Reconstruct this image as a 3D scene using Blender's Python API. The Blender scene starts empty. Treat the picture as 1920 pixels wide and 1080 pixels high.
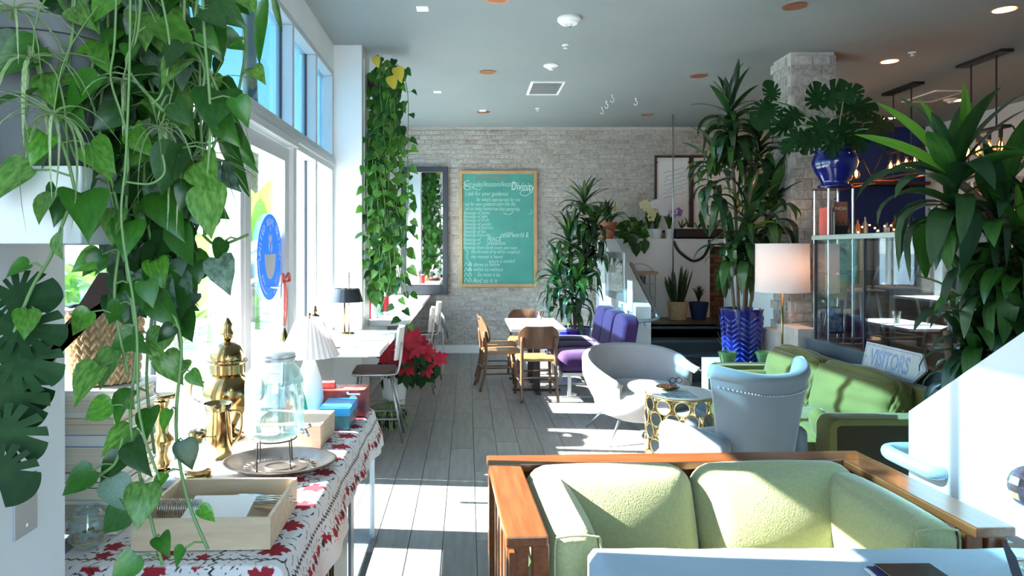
import bpy, math, random
from math import sin, cos, pi, radians, sqrt
from mathutils import Vector, Matrix
random.seed(7)
SC = bpy.context.scene
COL = SC.collection
V = Vector
# ---------------------------------------------------------------- camera, sky, sun, exposure
CH = 1.65                                   # eye height, m
cd = bpy.data.cameras.new('camera'); cam = bpy.data.objects.new('camera', cd); COL.objects.link(cam)
cam.location = (0, 0, CH); cam.rotation_euler = (pi/2, 0, 0)
cd.lens = 24; cd.sensor_width = 36; cd.shift_x = 83/1920; cd.shift_y = -72/1920; cd.clip_start = .05
SC.camera = cam
SC.view_settings.view_transform = 'Standard'; SC.view_settings.look = 'None'
SC.view_settings.gamma = 1; SC.view_settings.use_curve_mapping = False
SC.view_settings.exposure = 0.70
w = bpy.data.worlds.new('sky'); SC.world = w; w.use_nodes = True
nt = w.node_tree; nt.nodes.clear()
o_ = nt.nodes.new('ShaderNodeOutputWorld'); bg = nt.nodes.new('ShaderNodeBackground')
tc = nt.nodes.new('ShaderNodeTexCoord'); sx = nt.nodes.new('ShaderNodeSeparateXYZ'); cr = nt.nodes.new('ShaderNodeValToRGB')
nt.links.new(tc.outputs['Generated'], sx.inputs[0]); nt.links.new(sx.outputs['Z'], cr.inputs[0])
nt.links.new(cr.outputs[0], bg.inputs[0]); nt.links.new(bg.outputs[0], o_.inputs[0])
e = cr.color_ramp.elements
e[0].position = 0.0; e[0].color = (.86, .95, 1, 1)
e[1].position = 1.0; e[1].color = (.20, .42, .85, 1)
q = e.new(.10); q.color = (.72, .90, 1, 1)
q = e.new(.32); q.color = (.38, .68, 1, 1)
bg.inputs[1].default_value = 4.6
def lamp(kind, name, loc, energy, color=(1, 1, 1), **k):
    d = bpy.data.lights.new(name, kind); d.energy = energy; d.color = color
    for a, b in k.items(): setattr(d, a, b)
    o = bpy.data.objects.new(name, d); COL.objects.link(o); o.location = loc
    return o
sun = lamp('SUN', 'sun', (-8, 1, 8), 36.0, (1, .97, .90), angle=radians(.6))
sun.rotation_euler = V((1, -.08, -.63)).to_track_quat('-Z', 'Y').to_euler()

# ---------------------------------------------------------------- helpers
def P(px, py, Z):
    "point of the room seen at a pixel of the photograph, at distance Z into the room"
    return V(((px-877)/1280*Z, Z, CH-(py-468)/1280*Z))

class MB:
    "collects boxes, tubes, lathes; build() links them as ONE mesh"
    def __init__(s): s.v = []; s.f = []; s.m = Matrix()
    def xf(s, m): s.m = m; return s
    def add(s, vs, fs):
        n = len(s.v); s.v += [tuple(s.m @ V(p)) for p in vs]; s.f += [tuple(i+n for i in f) for f in fs]; return s
    def box(s, x0, x1, y0, y1, z0, z1):
        return s.add([(x0,y0,z0),(x1,y0,z0),(x1,y1,z0),(x0,y1,z0),(x0,y0,z1),(x1,y0,z1),(x1,y1,z1),(x0,y1,z1)],
                     [(0,3,2,1),(4,5,6,7),(0,1,5,4),(1,2,6,5),(2,3,7,6),(3,0,4,7)])
    def cbox(s, c, d): return s.box(c[0]-d[0]/2, c[0]+d[0]/2, c[1]-d[1]/2, c[1]+d[1]/2, c[2]-d[2]/2, c[2]+d[2]/2)
    def tube(s, pts, r, n=8, cap=True, closed=False):
        pts = [V(p) for p in pts]; L = len(pts); vs = []; fs = []
        rr = r if isinstance(r, (list, tuple)) else [r]*L
        up = None
        for i, p in enumerate(pts):
            a = pts[i-1] if (i > 0 or closed) else p; b = pts[(i+1) % L] if (i < L-1 or closed) else p
            t = (b-a).normalized() if (b-a).length > 1e-9 else V((0,0,1))
            if up is None: up = V((0,0,1)) if abs(t.z) < .9 else V((1,0,0))
            x = t.cross(up)
            if x.length < 1e-6: x = t.orthogonal()
            x.normalize(); up = x.cross(t).normalized(); y = up
            for k in range(n):
                a_ = 2*pi*k/n; vs.append(p + x*cos(a_)*rr[i] + y*sin(a_)*rr[i])
        for i in range(L if closed else L-1):
            j = (i+1) % L
            for k in range(n):
                k2 = (k+1) % n; fs.append((i*n+k, i*n+k2, j*n+k2, j*n+k))
        if cap and not closed:
            fs.append(tuple(reversed(range(n)))); fs.append(tuple((L-1)*n+k for k in range(n)))
        return s.add(vs, fs)
    def lathe(s, prof, n=24, c=(0,0,0), sx=1, sy=1, cap=True, flute=0, nf=0):
        vs = []; fs = []; L = len(prof)
        for r, z in prof:
            for k in range(n):
                a = 2*pi*k/n; q = r*(1+flute*cos(nf*a)) if flute else r
                vs.append((c[0]+q*cos(a)*sx, c[1]+q*sin(a)*sy, c[2]+z))
        for i in range(L-1):
            for k in range(n):
                k2 = (k+1) % n; fs.append((i*n+k, i*n+k2, (i+1)*n+k2, (i+1)*n+k))
        if cap:
            if prof[0][0] > 1e-6: fs.append(tuple(reversed(range(n))))
            if prof[-1][0] > 1e-6: fs.append(tuple((L-1)*n+k for k in range(n)))
        return s.add(vs, fs)
    def prism(s, poly, h0, h1, axis='z'):
        "extrude a 2D polygon; axis z: (x,y); y: (x,z); x: (y,z)"
        n = len(poly)
        mk = {'z': lambda p, h: (p[0], p[1], h), 'y': lambda p, h: (p[0], h, p[1]), 'x': lambda p, h: (h, p[0], p[1])}[axis]
        vs = [mk(p, h0) for p in poly] + [mk(p, h1) for p in poly]
        fs = [tuple(reversed(range(n))), tuple(range(n, 2*n))] + [(i, (i+1) % n, n+(i+1) % n, n+i) for i in range(n)]
        return s.add(vs, fs)
    def ball(s, c, r, n=10, sc=(1,1,1)):
        pr = [(max(sin(pi*i/n), 1e-4)*r, -cos(pi*i/n)*r) for i in range(n+1)]
        m = s.m; s.m = m @ Matrix.Translation(V(c)) @ Matrix.Diagonal((sc[0], sc[1], sc[2], 1)); s.lathe(pr, max(8, n+2), cap=False); s.m = m
        return s
    def cushion(s, c, d, r=.05, bulge=(0,0,0), n=10, seed=0, wr=0.0):
        "soft box: size d, rounding r, faces puffed by bulge along x,y,z; wr = wrinkle depth"
        hx, hy, hz = d[0]/2, d[1]/2, d[2]/2; idx = {}; vs = []; fs = []
        def pt(i, j, k):
            key = (i, j, k)
            if key in idx: return idx[key]
            u, v, w_ = 2*i/n-1, 2*j/n-1, 2*k/n-1
            u, v, w_ = [sin(a*pi/2)*.35+a*.65 for a in (u, v, w_)]
            p = V((u*hx, v*hy, w_*hz))
            rr = min(r, hx*.98, hy*.98, hz*.98)
            q = V((max(-hx+rr, min(hx-rr, p.x)), max(-hy+rr, min(hy-rr, p.y)), max(-hz+rr, min(hz-rr, p.z))))
            dd = p-q
            if dd.length > 1e-9: p = q+dd.normalized()*rr
            p.x += bulge[0]*(1-v*v)*(1-w_*w_)*u; p.y += bulge[1]*(1-u*u)*(1-w_*w_)*v; p.z += bulge[2]*(1-u*u)*(1-v*v)*w_
            if wr:
                f = wr*(sin(9*u+seed+4*w_)*cos(7*w_+seed*2+3*v)+.5*sin(17*(u-w_*.6)+seed*3))
                p += V((u, v, w_)).normalized()*f
            idx[key] = len(vs); vs.append(p+V(c)); return idx[key]
        for a in range(n):
            for b in range(n):
                fs += [(pt(a,b,0),pt(a,b+1,0),pt(a+1,b+1,0),pt(a+1,b,0)), (pt(a,b,n),pt(a+1,b,n),pt(a+1,b+1,n),pt(a,b+1,n)),
                       (pt(a,0,b),pt(a+1,0,b),pt(a+1,0,b+1),pt(a,0,b+1)), (pt(a,n,b),pt(a,n,b+1),pt(a+1,n,b+1),pt(a+1,n,b)),
                       (pt(0,a,b),pt(0,a,b+1),pt(0,a+1,b+1),pt(0,a+1,b)), (pt(n,a,b),pt(n,a+1,b),pt(n,a+1,b+1),pt(n,a,b+1))]
        return s.add(vs, fs)
    def mesh(s, name, mt, smooth=False):
        me = bpy.data.meshes.new(name); me.from_pydata(s.v, [], s.f)
        for m_ in (mt if isinstance(mt, (list, tuple)) else [mt]): me.materials.append(m_)
        if smooth:
            me.polygons.foreach_set('use_smooth', [True]*len(me.polygons))
            if smooth is not True and hasattr(me, 'set_sharp_from_angle'): me.set_sharp_from_angle(angle=radians(smooth))
        me.update(); return me

def wloc(o):
    m = Matrix()
    chain = []
    while o is not None: chain.append(o); o = o.parent
    for x in reversed(chain): m = m @ Matrix.LocRotScale(x.location, x.rotation_euler, x.scale)
    return m
def link(name, me, parent=None, loc=None, rot=None, scale=None):
    o = bpy.data.objects.new(name, me); COL.objects.link(o)
    if parent is not None: o.parent = parent
    if loc is not None: o.location = loc
    if rot is not None: o.rotation_euler = rot
    if scale is not None: o.scale = (scale,)*3 if isinstance(scale, (int, float)) else scale
    return o
def thing(name, label, cat, loc=(0,0,0), rz=0, group=None):
    o = link(name, None, None, loc, (0,0,rz)); o.empty_display_size = .1
    o['label'] = label; o['category'] = cat
    if group: o['group'] = group
    return o
def tag(o, label, cat, group=None):
    o['label'] = label; o['category'] = cat
    if group: o['group'] = group
    return o
def bev(me, wd, seg=2):
    import bmesh
    b = bmesh.new(); b.from_mesh(me)
    bmesh.ops.bevel(b, geom=list(b.edges), offset=wd, segments=seg, affect='EDGES', profile=.6, clamp_overlap=True)
    b.to_mesh(me); b.free(); return me
def part(name, mb, mt, parent=None, world=False, smooth=False, bevel=0, seg=2):
    "one mesh object; vertices local to the parent, or world coordinates when world=True. Origin moved to the centre of its box"
    if world and parent is not None:
        im = wloc(parent).inverted(); mb.v = [tuple(im @ V(p)) for p in mb.v]
    lo = [min(p[i] for p in mb.v) for i in range(3)]; hi = [max(p[i] for p in mb.v) for i in range(3)]
    c = V([(a+b)/2 for a, b in zip(lo, hi)])
    if parent is None: c.z = lo[2]
    mb.v = [tuple(V(p)-c) for p in mb.v]
    me = mb.mesh(name, mt, smooth)
    if bevel: bev(me, bevel, seg)
    return link(name, me, parent, c)
def struct(name, mb, mt, parent=None, **k):
    o = part(name, mb, mt, parent, world=parent is not None, **k)
    if parent is None: o['kind'] = 'structure'
    return o
def sroot(name, loc=(0,0,0)):
    o = link(name, None, None, loc); o['kind'] = 'structure'; return o
KIDS = {}
def copy_tree(o, parent=None):
    c = o.copy(); COL.objects.link(c)
    if parent is not None: c.parent = parent
    for ch in [x for x in ALLCH(o)]: copy_tree(ch, c)
    return c
def ALLCH(o): return list(o.children)
def rot(rx=0, ry=0, rz=0): return Matrix.Rotation(rz, 4, 'Z') @ Matrix.Rotation(ry, 4, 'Y') @ Matrix.Rotation(rx, 4, 'X')
def T(x, y=0, z=0): return Matrix.Translation(V(x) if not isinstance(x, (int, float)) else V((x, y, z)))

# ---------------------------------------------------------------- materials
def mat(name, c1, c2=None, scale=8, rough=.5, metal=0, bump=0, bscale=None, stretch=None, emit=0, trans=0, sheen=0, coat=0, detail=4, alpha=1, spec=.5, rand=0):
    m = bpy.data.materials.new(name); m.use_nodes = True; n = m.node_tree.nodes; l = m.node_tree.links
    b = n['Principled BSDF']; b.inputs['Roughness'].default_value = rough; b.inputs['Metallic'].default_value = metal
    b.inputs['Base Color'].default_value = (*c1, 1); b.inputs['Specular IOR Level'].default_value = spec
    if emit: b.inputs['Emission Color'].default_value = (*c1, 1); b.inputs['Emission Strength'].default_value = emit
    if sheen: b.inputs['Sheen Weight'].default_value = sheen; b.inputs['Sheen Roughness'].default_value = .35
    if coat: b.inputs['Coat Weight'].default_value = coat; b.inputs['Coat Roughness'].default_value = .08
    tcn = n.new('ShaderNodeTexCoord'); vec = tcn.outputs['Object']
    if stretch:
        mp = n.new('ShaderNodeMapping'); mp.inputs['Scale'].default_value = stretch; l.new(vec, mp.inputs[0]); vec = mp.outputs[0]
    if rand:
        oi = n.new('ShaderNodeObjectInfo'); ad = n.new('ShaderNodeVectorMath'); ad.operation = 'MULTIPLY_ADD'
        l.new(oi.outputs['Random'], ad.inputs[0]); ad.inputs[1].default_value = (37, 17, 29); l.new(vec, ad.inputs[2]); vec = ad.outputs[0]
    colout = None
    if c2 is not None:
        nz = n.new('ShaderNodeTexNoise'); nz.inputs['Scale'].default_value = scale; nz.inputs['Detail'].default_value = detail; l.new(vec, nz.inputs['Vector'])
        rp = n.new('ShaderNodeValToRGB'); rp.color_ramp.elements[0].position = .35; rp.color_ramp.elements[1].position = .65
        rp.color_ramp.elements[0].color = (*c1, 1); rp.color_ramp.elements[1].color = (*c2, 1)
        l.new(nz.outputs['Fac'], rp.inputs[0]); colout = rp.outputs[0]
    if rand:
        hs = n.new('ShaderNodeHueSaturation'); mr = n.new('ShaderNodeMapRange'); mr.inputs['To Min'].default_value = 1-rand; mr.inputs['To Max'].default_value = 1+rand
        l.new(oi.outputs['Random'], mr.inputs['Value']); l.new(mr.outputs[0], hs.inputs['Value'])
        if colout is not None: l.new(colout, hs.inputs['Color'])
        else: hs.inputs['Color'].default_value = (*c1, 1)
        colout = hs.outputs[0]
    if colout is not None: l.new(colout, b.inputs['Base Color'])
    if bump:
        nb = n.new('ShaderNodeTexNoise'); nb.inputs['Scale'].default_value = bscale or scale*4; nb.inputs['Detail'].default_value = 6; l.new(vec, nb.inputs['Vector'])
        bp = n.new('ShaderNodeBump'); bp.inputs['Strength'].default_value = bump; bp.inputs['Distance'].default_value = .01
        l.new(nb.outputs['Fac'], bp.inputs['Height']); l.new(bp.outputs[0], b.inputs['Normal'])
    if trans:      # thin leaf / shade: light also passes through
        tr = n.new('ShaderNodeBsdfTranslucent'); mx = n.new('ShaderNodeMixShader'); mx.inputs[0].default_value = trans
        out = n['Material Output']; l.new(b.outputs[0], mx.inputs[1]); l.new(tr.outputs[0], mx.inputs[2]); l.new(mx.outputs[0], out.inputs[0])
        if colout is not None:
            br = n.new('ShaderNodeMixRGB'); br.blend_type = 'MULTIPLY'; br.inputs[0].default_value = 0
            l.new(colout, tr.inputs[0])
        else: tr.inputs[0].default_value = (*c1, 1)
    return m
def glass(name, tint=(1,1,1), refl=.08, rough=0.0, murk=0, murkc=(1,1,1), mul=.55):
    m = bpy.data.materials.new(name); m.use_nodes = True; n = m.node_tree.nodes; l = m.node_tree.links; n.remove(n['Principled BSDF'])
    t = n.new('ShaderNodeBsdfTransparent'); t.inputs[0].default_value = (*tint, 1)
    g = n.new('ShaderNodeBsdfGlossy'); g.inputs['Roughness'].default_value = rough; g.inputs[0].default_value = (1,1,1,1)
    lw = n.new('ShaderNodeLayerWeight'); lw.inputs['Blend'].default_value = .25
    mth = n.new('ShaderNodeMath'); mth.operation = 'MULTIPLY_ADD'; mth.inputs[1].default_value = mul; mth.inputs[2].default_value = refl
    l.new(lw.outputs['Fresnel'], mth.inputs[0])
    mx = n.new('ShaderNodeMixShader'); l.new(mth.outputs[0], mx.inputs[0]); l.new(t.outputs[0], mx.inputs[1]); l.new(g.outputs[0], mx.inputs[2])
    last = mx.outputs[0]
    if murk:
        d = n.new('ShaderNodeBsdfDiffuse'); d.inputs[0].default_value = (*murkc, 1); m2 = n.new('ShaderNodeMixShader'); m2.inputs[0].default_value = murk
        l.new(last, m2.inputs[1]); l.new(d.outputs[0], m2.inputs[2]); last = m2.outputs[0]
    l.new(last, n['Material Output'].inputs[0]); return m
M = {}
M['wall'] = mat('wall_paint', (.80,.82,.82), (.74,.77,.78), 1.5, rough=.6, bump=.05, bscale=60)
M['ceil'] = mat('ceiling_paint', (.225,.26,.265), (.25,.285,.285), .7, rough=.7, bump=.08, bscale=25)
M['mortar'] = mat('mortar', (.56,.53,.49), (.46,.44,.40), 14, rough=.9, bump=.4, bscale=60)
M['brick'] = [mat('whitewashed_brick', c1, c2, 22, rough=.9, bump=.7, bscale=70, rand=.08) for c1, c2 in
    (((.47,.43,.38),(.30,.26,.22)), ((.53,.49,.45),(.38,.34,.30)), ((.38,.34,.29),(.54,.51,.47)), ((.50,.48,.45),(.33,.30,.27)))]
M['dbrick'] = mat('brown_brick', (.22,.13,.08), (.15,.09,.06), 20, rough=.9, bump=.5, rand=.15)
M['plank'] = mat('grey_oak_plank', (.205,.20,.185), (.27,.262,.245), 3.2, rough=.42, bump=.12, bscale=30, stretch=(9, .9, 9), rand=.13, detail=8)
M['platform'] = mat('dark_wood_floor', (.10,.065,.045), (.07,.045,.03), 3, rough=.35, stretch=(8,1,8))
M['step'] = mat('dark_stair_rubber', (.06,.075,.09), rough=.5)
M['frame'] = mat('window_frame_aluminium', (.56,.58,.60), rough=.45, metal=.2)
M['trim'] = mat('white_trim', (.82,.84,.84), rough=.45)
M['glass'] = glass('clear_window_glass', (.97,.99,.99), .03)
M['bglass'] = glass('blue_tinted_glass', (.33,.50,.59), .03)
M['fglass'] = glass('fence_glass', (.88,.93,.94), .02, mul=.3)
M['bluewall'] = mat('navy_wall_paint', (.008,.028,.15), (.011,.035,.17), 2, rough=.55)
M['kerb'] = mat('painted_steel', (.13,.17,.21), (.10,.13,.17), 3, rough=.35, metal=.4)
M['chrome'] = mat('chrome', (.72,.75,.77), rough=.18, metal=1)
M['steel'] = mat('brushed_steel', (.50,.53,.55), rough=.42, metal=1)
M['pink'] = mat('stair_rail_paint', (.42,.58,.66), rough=.3, coat=.4)
M['satin'] = mat('satin_steel', (.42,.44,.45), rough=.55, metal=.5)
M['black'] = mat('black_metal', (.012,.012,.014), rough=.45)
M['blackg'] = mat('black_gloss', (.015,.018,.022), rough=.2, coat=.6)
M['gold'] = mat('gold_metal', (.75,.55,.24), rough=.25, metal=1)
M['brass'] = mat('brass', (.34,.245,.11), (.24,.17,.075), 6, rough=.16, metal=1)
M['copper'] = mat('copper', (.62,.26,.13), rough=.35, metal=.8)
M['white'] = mat('white_enamel', (.80,.81,.80), rough=.35)
M['laminate'] = mat('white_laminate', (.80,.81,.83), rough=.3)
M['pine'] = mat('pine_wood', (.66,.52,.36), (.57,.43,.28), 5, rough=.6, bump=.1, stretch=(1,9,9))
M['sofawood'] = mat('varnished_oak', (.19,.062,.018), (.125,.036,.010), 4, rough=.3, coat=.3, stretch=(1,12,12), bump=.05)
M['sofawoody'] = mat('varnished_oak_lengthwise', (.19,.062,.018), (.125,.036,.010), 4, rough=.3, coat=.3, stretch=(12,1,12), bump=.05)
M['chairwood'] = mat('walnut_wood', (.17,.085,.045), (.12,.06,.03), 4, rough=.35, coat=.3, stretch=(6,6,1))
M['seatwood'] = mat('warm_seat_wood', (.36,.19,.08), (.28,.14,.06), 4, rough=.35, coat=.3)
M['sage'] = mat('sage_green_chenille', (.30,.31,.165), (.26,.275,.135), 90, rough=.95, sheen=.35, bump=.35, bscale=160)
M['olive'] = mat('olive_velvet', (.145,.142,.030), (.12,.118,.022), 3, rough=.85, sheen=.4, bump=.06, bscale=20)
M['shadep'] = mat('olive_velvet_shaded', (.035,.024,.006), rough=.9)  # olive velvet of the arm sides, shade put into the colour
M['purple'] = mat('purple_velvet', (.032,.007,.065), (.042,.010,.085), 4, rough=.85, sheen=.2, bump=.08, bscale=30)
M['greyv'] = mat('grey_velvet', (.30,.29,.30), (.35,.34,.355), 3, rough=.85, sheen=.4, bump=.05, bscale=30)
M['bluev'] = mat('dusty_blue_velvet', (.165,.195,.22), (.20,.23,.25), 3, rough=.85, sheen=.5, bump=.05, bscale=25)
M['cobalt'] = mat('cobalt_glaze', (.004,.008,.13), (.006,.012,.17), 3, rough=.12, coat=.8)
M['cobaltcatch'] = mat('cobalt_glaze_catchlight', (.02,.06,.42), rough=.12, coat=.8)  # same cobalt glaze, caught light on the relief put into the colour
M['greeng'] = mat('green_glaze', (.16,.42,.14), rough=.25, coat=.5)
M['terra'] = mat('terracotta', (.42,.13,.06), (.36,.11,.05), 6, rough=.8)
M['soil'] = mat('potting_soil', (.03,.02,.012), rough=1, bump=.5)
M['shade'] = mat('linen_lamp_shade', (.84,.80,.79), rough=.9, trans=.3, bump=.05, bscale=200)
M['chalk'] = mat('green_chalkboard', (.055,.27,.225), (.07,.32,.27), 2.2, rough=.55)
M['chalkline'] = mat('chalk', (.55,.75,.68), rough=1)
M['oakf'] = mat('light_oak_frame', (.50,.31,.15), (.43,.26,.12), 5, rough=.5)
M['paper'] = mat('paper', (.80,.80,.77), rough=.8)
M['page'] = mat('page_edges', (.74,.67,.54), (.66,.58,.45), 3, rough=.9, stretch=(1,1,90))
M['ink'] = mat('blue_ink', (.12,.18,.36), rough=.8)
M['redink'] = mat('red_marker', (.55,.12,.10), rough=.8)
M['weave'] = mat('water_hyacinth_braid', (.66,.50,.30), (.52,.36,.19), 30, rough=.75, bump=.3, rand=.12)
M['gpot'] = mat('grey_plastic_pot', (.11,.125,.13), rough=.5)
M['dpot'] = mat('dark_brown_pot', (.03,.022,.02), rough=.5)
M['wpot'] = mat('white_ceramic_pot', (.70,.73,.72), rough=.4)
M['silver'] = mat('tarnished_silver', (.22,.175,.14), (.34,.30,.26), 9, rough=.38, metal=1)
M['cutlery'] = mat('polished_cutlery', (.70,.73,.74), rough=.14, metal=1)
M['mirror'] = mat('mirror_silvering', (.88,.91,.91), rough=.02, metal=1)
M['charcoal'] = mat('charcoal_frame', (.03,.035,.045), rough=.4)
M['dwood'] = mat('dark_wood', (.055,.022,.018), rough=.4)
M['jar'] = glass('jar_glass', (.88,.96,.96), .10, .02, .08, (.78,.88,.88))
M['water'] = glass('jar_water', (.93,.985,.985), .04)
M['ggreen'] = glass('green_bottle_glass', (.03,.32,.22), .10)
M['cglass'] = glass('cut_glass', (.86,.80,.85), .30)
M['bulb'] = mat('glowing_bulb', (1,.42,.10), emit=22)
M['amber'] = glass('bulb_glass', (1,.75,.45), .06)
M['warm'] = mat('warm_downlight', (1,.62,.25), emit=5)
M['fairy'] = mat('fairy_light', (1,.5,.15), emit=12)
M['leafp'] = [mat('pothos_leaf', c1, c2, 4.5, rough=.34, coat=.2, trans=.42, rand=.28, stretch=(1,2.5,1), detail=6) for c1, c2 in
    (((.03,.14,.012),(.045,.19,.018)), ((.05,.20,.016),(.12,.34,.035)), ((.016,.075,.012),(.028,.11,.018)), ((.05,.18,.02),(.17,.35,.07)))]
M['leafs'] = mat('silver_pothos_leaf', (.045,.10,.055), (.16,.26,.18), 70, rough=.4, trans=.2, rand=.12)
M['vine'] = mat('vine_stem', (.13,.24,.08), rough=.6)
M['leafd'] = [mat('dracaena_leaf', c1, c2, 3, rough=.33, coat=.25, trans=.25, stretch=(1,14,1), rand=.18) for c1, c2 in
    (((.015,.055,.015),(.03,.085,.02)), ((.025,.09,.015),(.05,.15,.025)), ((.012,.045,.018),(.02,.065,.025)))]
M['leafl'] = mat('young_dracaena_leaf', (.09,.26,.02), (.14,.33,.04), 3, rough=.35, trans=.4, stretch=(1,14,1), rand=.1)
M['leafm'] = mat('monstera_leaf', (.009,.042,.011), (.014,.058,.013), 4, rough=.6, spec=.2, trans=.12, rand=.2)
M['spider'] = mat('spider_blade', (.16,.30,.08), (.50,.62,.36), 9, rough=.5, trans=.4, stretch=(1,9,1), rand=.15)
M['snake'] = mat('snake_plant_leaf', (.025,.06,.025), (.06,.11,.05), 14, rough=.4)
M['trunk'] = mat('cane_trunk', (.15,.11,.07), (.10,.075,.05), 20, rough=.85, bump=.4)
M['bract'] = mat('poinsettia_bract', (.55,.01,.035), (.42,.008,.03), 6, rough=.5, trans=.3, rand=.15)
M['yellowleaf'] = mat('yellowed_leaf', (.68,.46,.04), (.55,.50,.05), 8, rough=.45, trans=.35)
M['banana'] = mat('banana_leaf', (.22,.42,.06), (.30,.52,.10), 3, rough=.4, trans=.45, stretch=(1,20,1))
M['pave'] = mat('pale_paving', (.62,.62,.60), (.55,.55,.53), 2, rough=.8)
M['stucco'] = mat('white_stucco', (.80,.80,.78), rough=.8)
# ---------------------------------------------------------------- the setting
CZ = 3.606; YB = 10.89; XL = -1.28; XR = 7.3; PZ = .60
fl = sroot('floor')
struct('subfloor', MB().box(-1.45, 7.4, -1.9, 11.1, -.10, -.008), M['step'], fl)
# planks that the photograph shows, one object each (laid lengthwise)
PW, PL = .190, 1.22
mp_ = []
for k in range(3):
    m_ = MB().cbox((0,0,0), (PW-.004, PL-.005, .012)).mesh('plank', M['plank']); bev(m_, .0015, 1); mp_.append(m_)
rnd = random.Random(3)
ix = 0
x = -1.28+PW/2
while x < 3.45:
    y0 = 2.0 - rnd.random()*PL
    if x < -.6: y0 = 3.9 - rnd.random()*.2
    while y0 < YB-.1:
        yc = y0+PL/2
        if not (x > 1.95 and y0 > 8.5) and not (x > 3.0 and y0 < 6.5):
            if y0+PL > YB: yc = YB - PL/2 - .003
            o = link('plank', mp_[ix % 3], fl, (x, yc, -.006)); ix += 1
            if y0+PL > YB: o.location.y = (y0+YB)/2; o.scale.y = (YB-y0-.004)/PL
        y0 += PL
    x += PW
struct('ceiling', MB().box(-1.5, 7.5, -1.9, 11.1, CZ, CZ+.15), M['ceil'])
# back wall: brick, navy paint to the right
wb = sroot('wall_back')
struct('mortar_bed', MB().box(-1.45, 4.86, YB+.012, YB+.2, 0, CZ), M['mortar'], wb)
struct('navy_paint', MB().box(4.86, 7.4, YB, YB+.2, 0, CZ), M['bluewall'], wb)
BW, BH, JT = .190, .062, .014
bms = []
for k in range(8):
    r_ = random.Random(50+k)
    b_ = MB().cbox((0, 0, 0), (BW, .018, BH)); b_.v = [(v[0]+r_.uniform(-.004,.004), v[1]+r_.uniform(-.002,.003), v[2]+r_.uniform(-.003,.003)) for v in b_.v]
    m_ = b_.mesh('brick', M['brick'][k % 4]); bev(m_, .004, 1); bms.append(m_)
rnd = random.Random(5); rest = [MB() for _ in range(4)]; cells = []
row = 0; z = .10
while z < CZ-.04:
    x = -1.28 + (BW/2 if row % 2 else 0)
    while x < 4.80:
        cells.append((x, z)); x += BW+JT
    row += 1; z += BH+JT
def clear_view(x, z):      # spots no mirror, board or plant covers
    return (-1.0 < x < 2.1 and 2.72 < z < 3.6) or (-.28 < x < -.14 and z > .9) or (1.12 < x < 2.9 and 2.0 < z < 3.6) or (-.4 < x < .55 and z < 1.0)
cells.sort(key=lambda c: (not clear_view(*c), rnd.random()))
for i, (x, z) in enumerate(cells):
    if i < 290: link('brick', bms[rnd.randrange(8)], wb, (x, YB+.008+rnd.uniform(-.003,.003), z+rnd.uniform(-.002,.002)))
    else:
        d_ = rnd.uniform(-.003,.003); j = rnd.uniform(-.004,.004)
        rest[rnd.randrange(4)].box(x-BW/2+.002+j, x+BW/2-.002+j, YB-.001+d_, YB+.017, z-BH/2, z+BH/2)
rm = MB(); mi = []
for k, r_ in enumerate(rest):
    n0 = len(rm.f); rm.add(r_.v, r_.f); mi += [k]*(len(rm.f)-n0)
bf = part('brickwork', rm, M['brick'], wb); bf.data.polygons.foreach_set('material_index', mi); bf['kind'] = 'stuff'
struct('baseboard_back', MB().box(-1.28, 2.0, YB-.025, YB, 0, .125), M['trim'], bevel=.004)
struct('wall_right', MB().box(XR, XR+.2, -1.9, YB, 0, CZ), M['wall'])
# left side: near wall, header, columns, knee walls
struct('wall_left', MB().box(-1.5, -.95, -1.9, 1.61, 0, CZ).box(-1.5, -1.28, 1.61, 2.12, 0, CZ), M['wall'])  # second box is out of view, added to keep sun off the front table
struct('trim_1', MB().box(-1.48, XL, 2.12, 6.52, 3.35, CZ), M['wall'])
struct('trim_2', MB().box(-1.48, -1.01, 6.52, 7.02, 0, CZ), M['wall'], bevel=.006)
struct('trim_3', MB().box(-1.48, XL, 7.02, YB, 3.35, CZ), M['wall'])
struct('trim_4', MB().box(-1.48, XL-.0, 5.06, 6.52, 0, .84), M['wall'])
struct('trim_5', MB().box(-1.48, XL-.0, 7.02, YB, 0, .84), M['wall'])
struct('wall_front', MB().box(-1.5, 7.4, -1.9, -1.75, 0, .5).box(-1.5, 7.4, -1.9, -1.75, 3.2, CZ).box(-1.5, -.9, -1.9, -1.75, .5, 3.2).box(1.5, 7.4, -1.9, -1.75, .5, 3.2), M['wall'])  # unseen wall behind the camera; its opening is added and sized for fill light

def window(name, y0, y1, z0, z1, ys, gm, fr=.05, label=None):
    r = sroot(name, (XL-.07, (y0+y1)/2, z0))
    X0, X1 = XL-.13, XL
    def fp(nm, *b): struct(nm, MB().box(*b), M['frame'], r, bevel=.004, seg=1)
    fp('sill_rail', X0, X1, y0, y1, z0, z0+.05); fp('head_rail', X0, X1, y0, y1, z1-.05, z1)
    yy = [y0]+list(ys)+[y1]
    for i, y in enumerate(yy):
        a = y if i == 0 else y-fr if i == len(yy)-1 else y-fr/2
        fp('mullion', X0, X1, a, a+fr, z0+.05, z1-.05)
    for a, b in zip(yy[:-1], yy[1:]):
        struct('pane', MB().box(XL-.092, XL-.086, a+fr/2, b-fr/2, z0+.04, z1-.04), gm, r)
        struct('gasket', MB().box(XL-.098, XL-.08, b-fr/2-.012, b-fr/2, z0+.05, z1-.05).box(XL-.098, XL-.08, a+fr/2, a+fr/2+.012, z0+.05, z1-.05), M['charcoal'], r)
    return r
window('window_1', 2.12, 6.52, 2.50, 3.35, (3.0, 5.02, 5.79), M['bglass'])
window('window_2', 2.12, 3.90, 0.0, 2.40, (3.0,), M['glass'])
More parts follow.
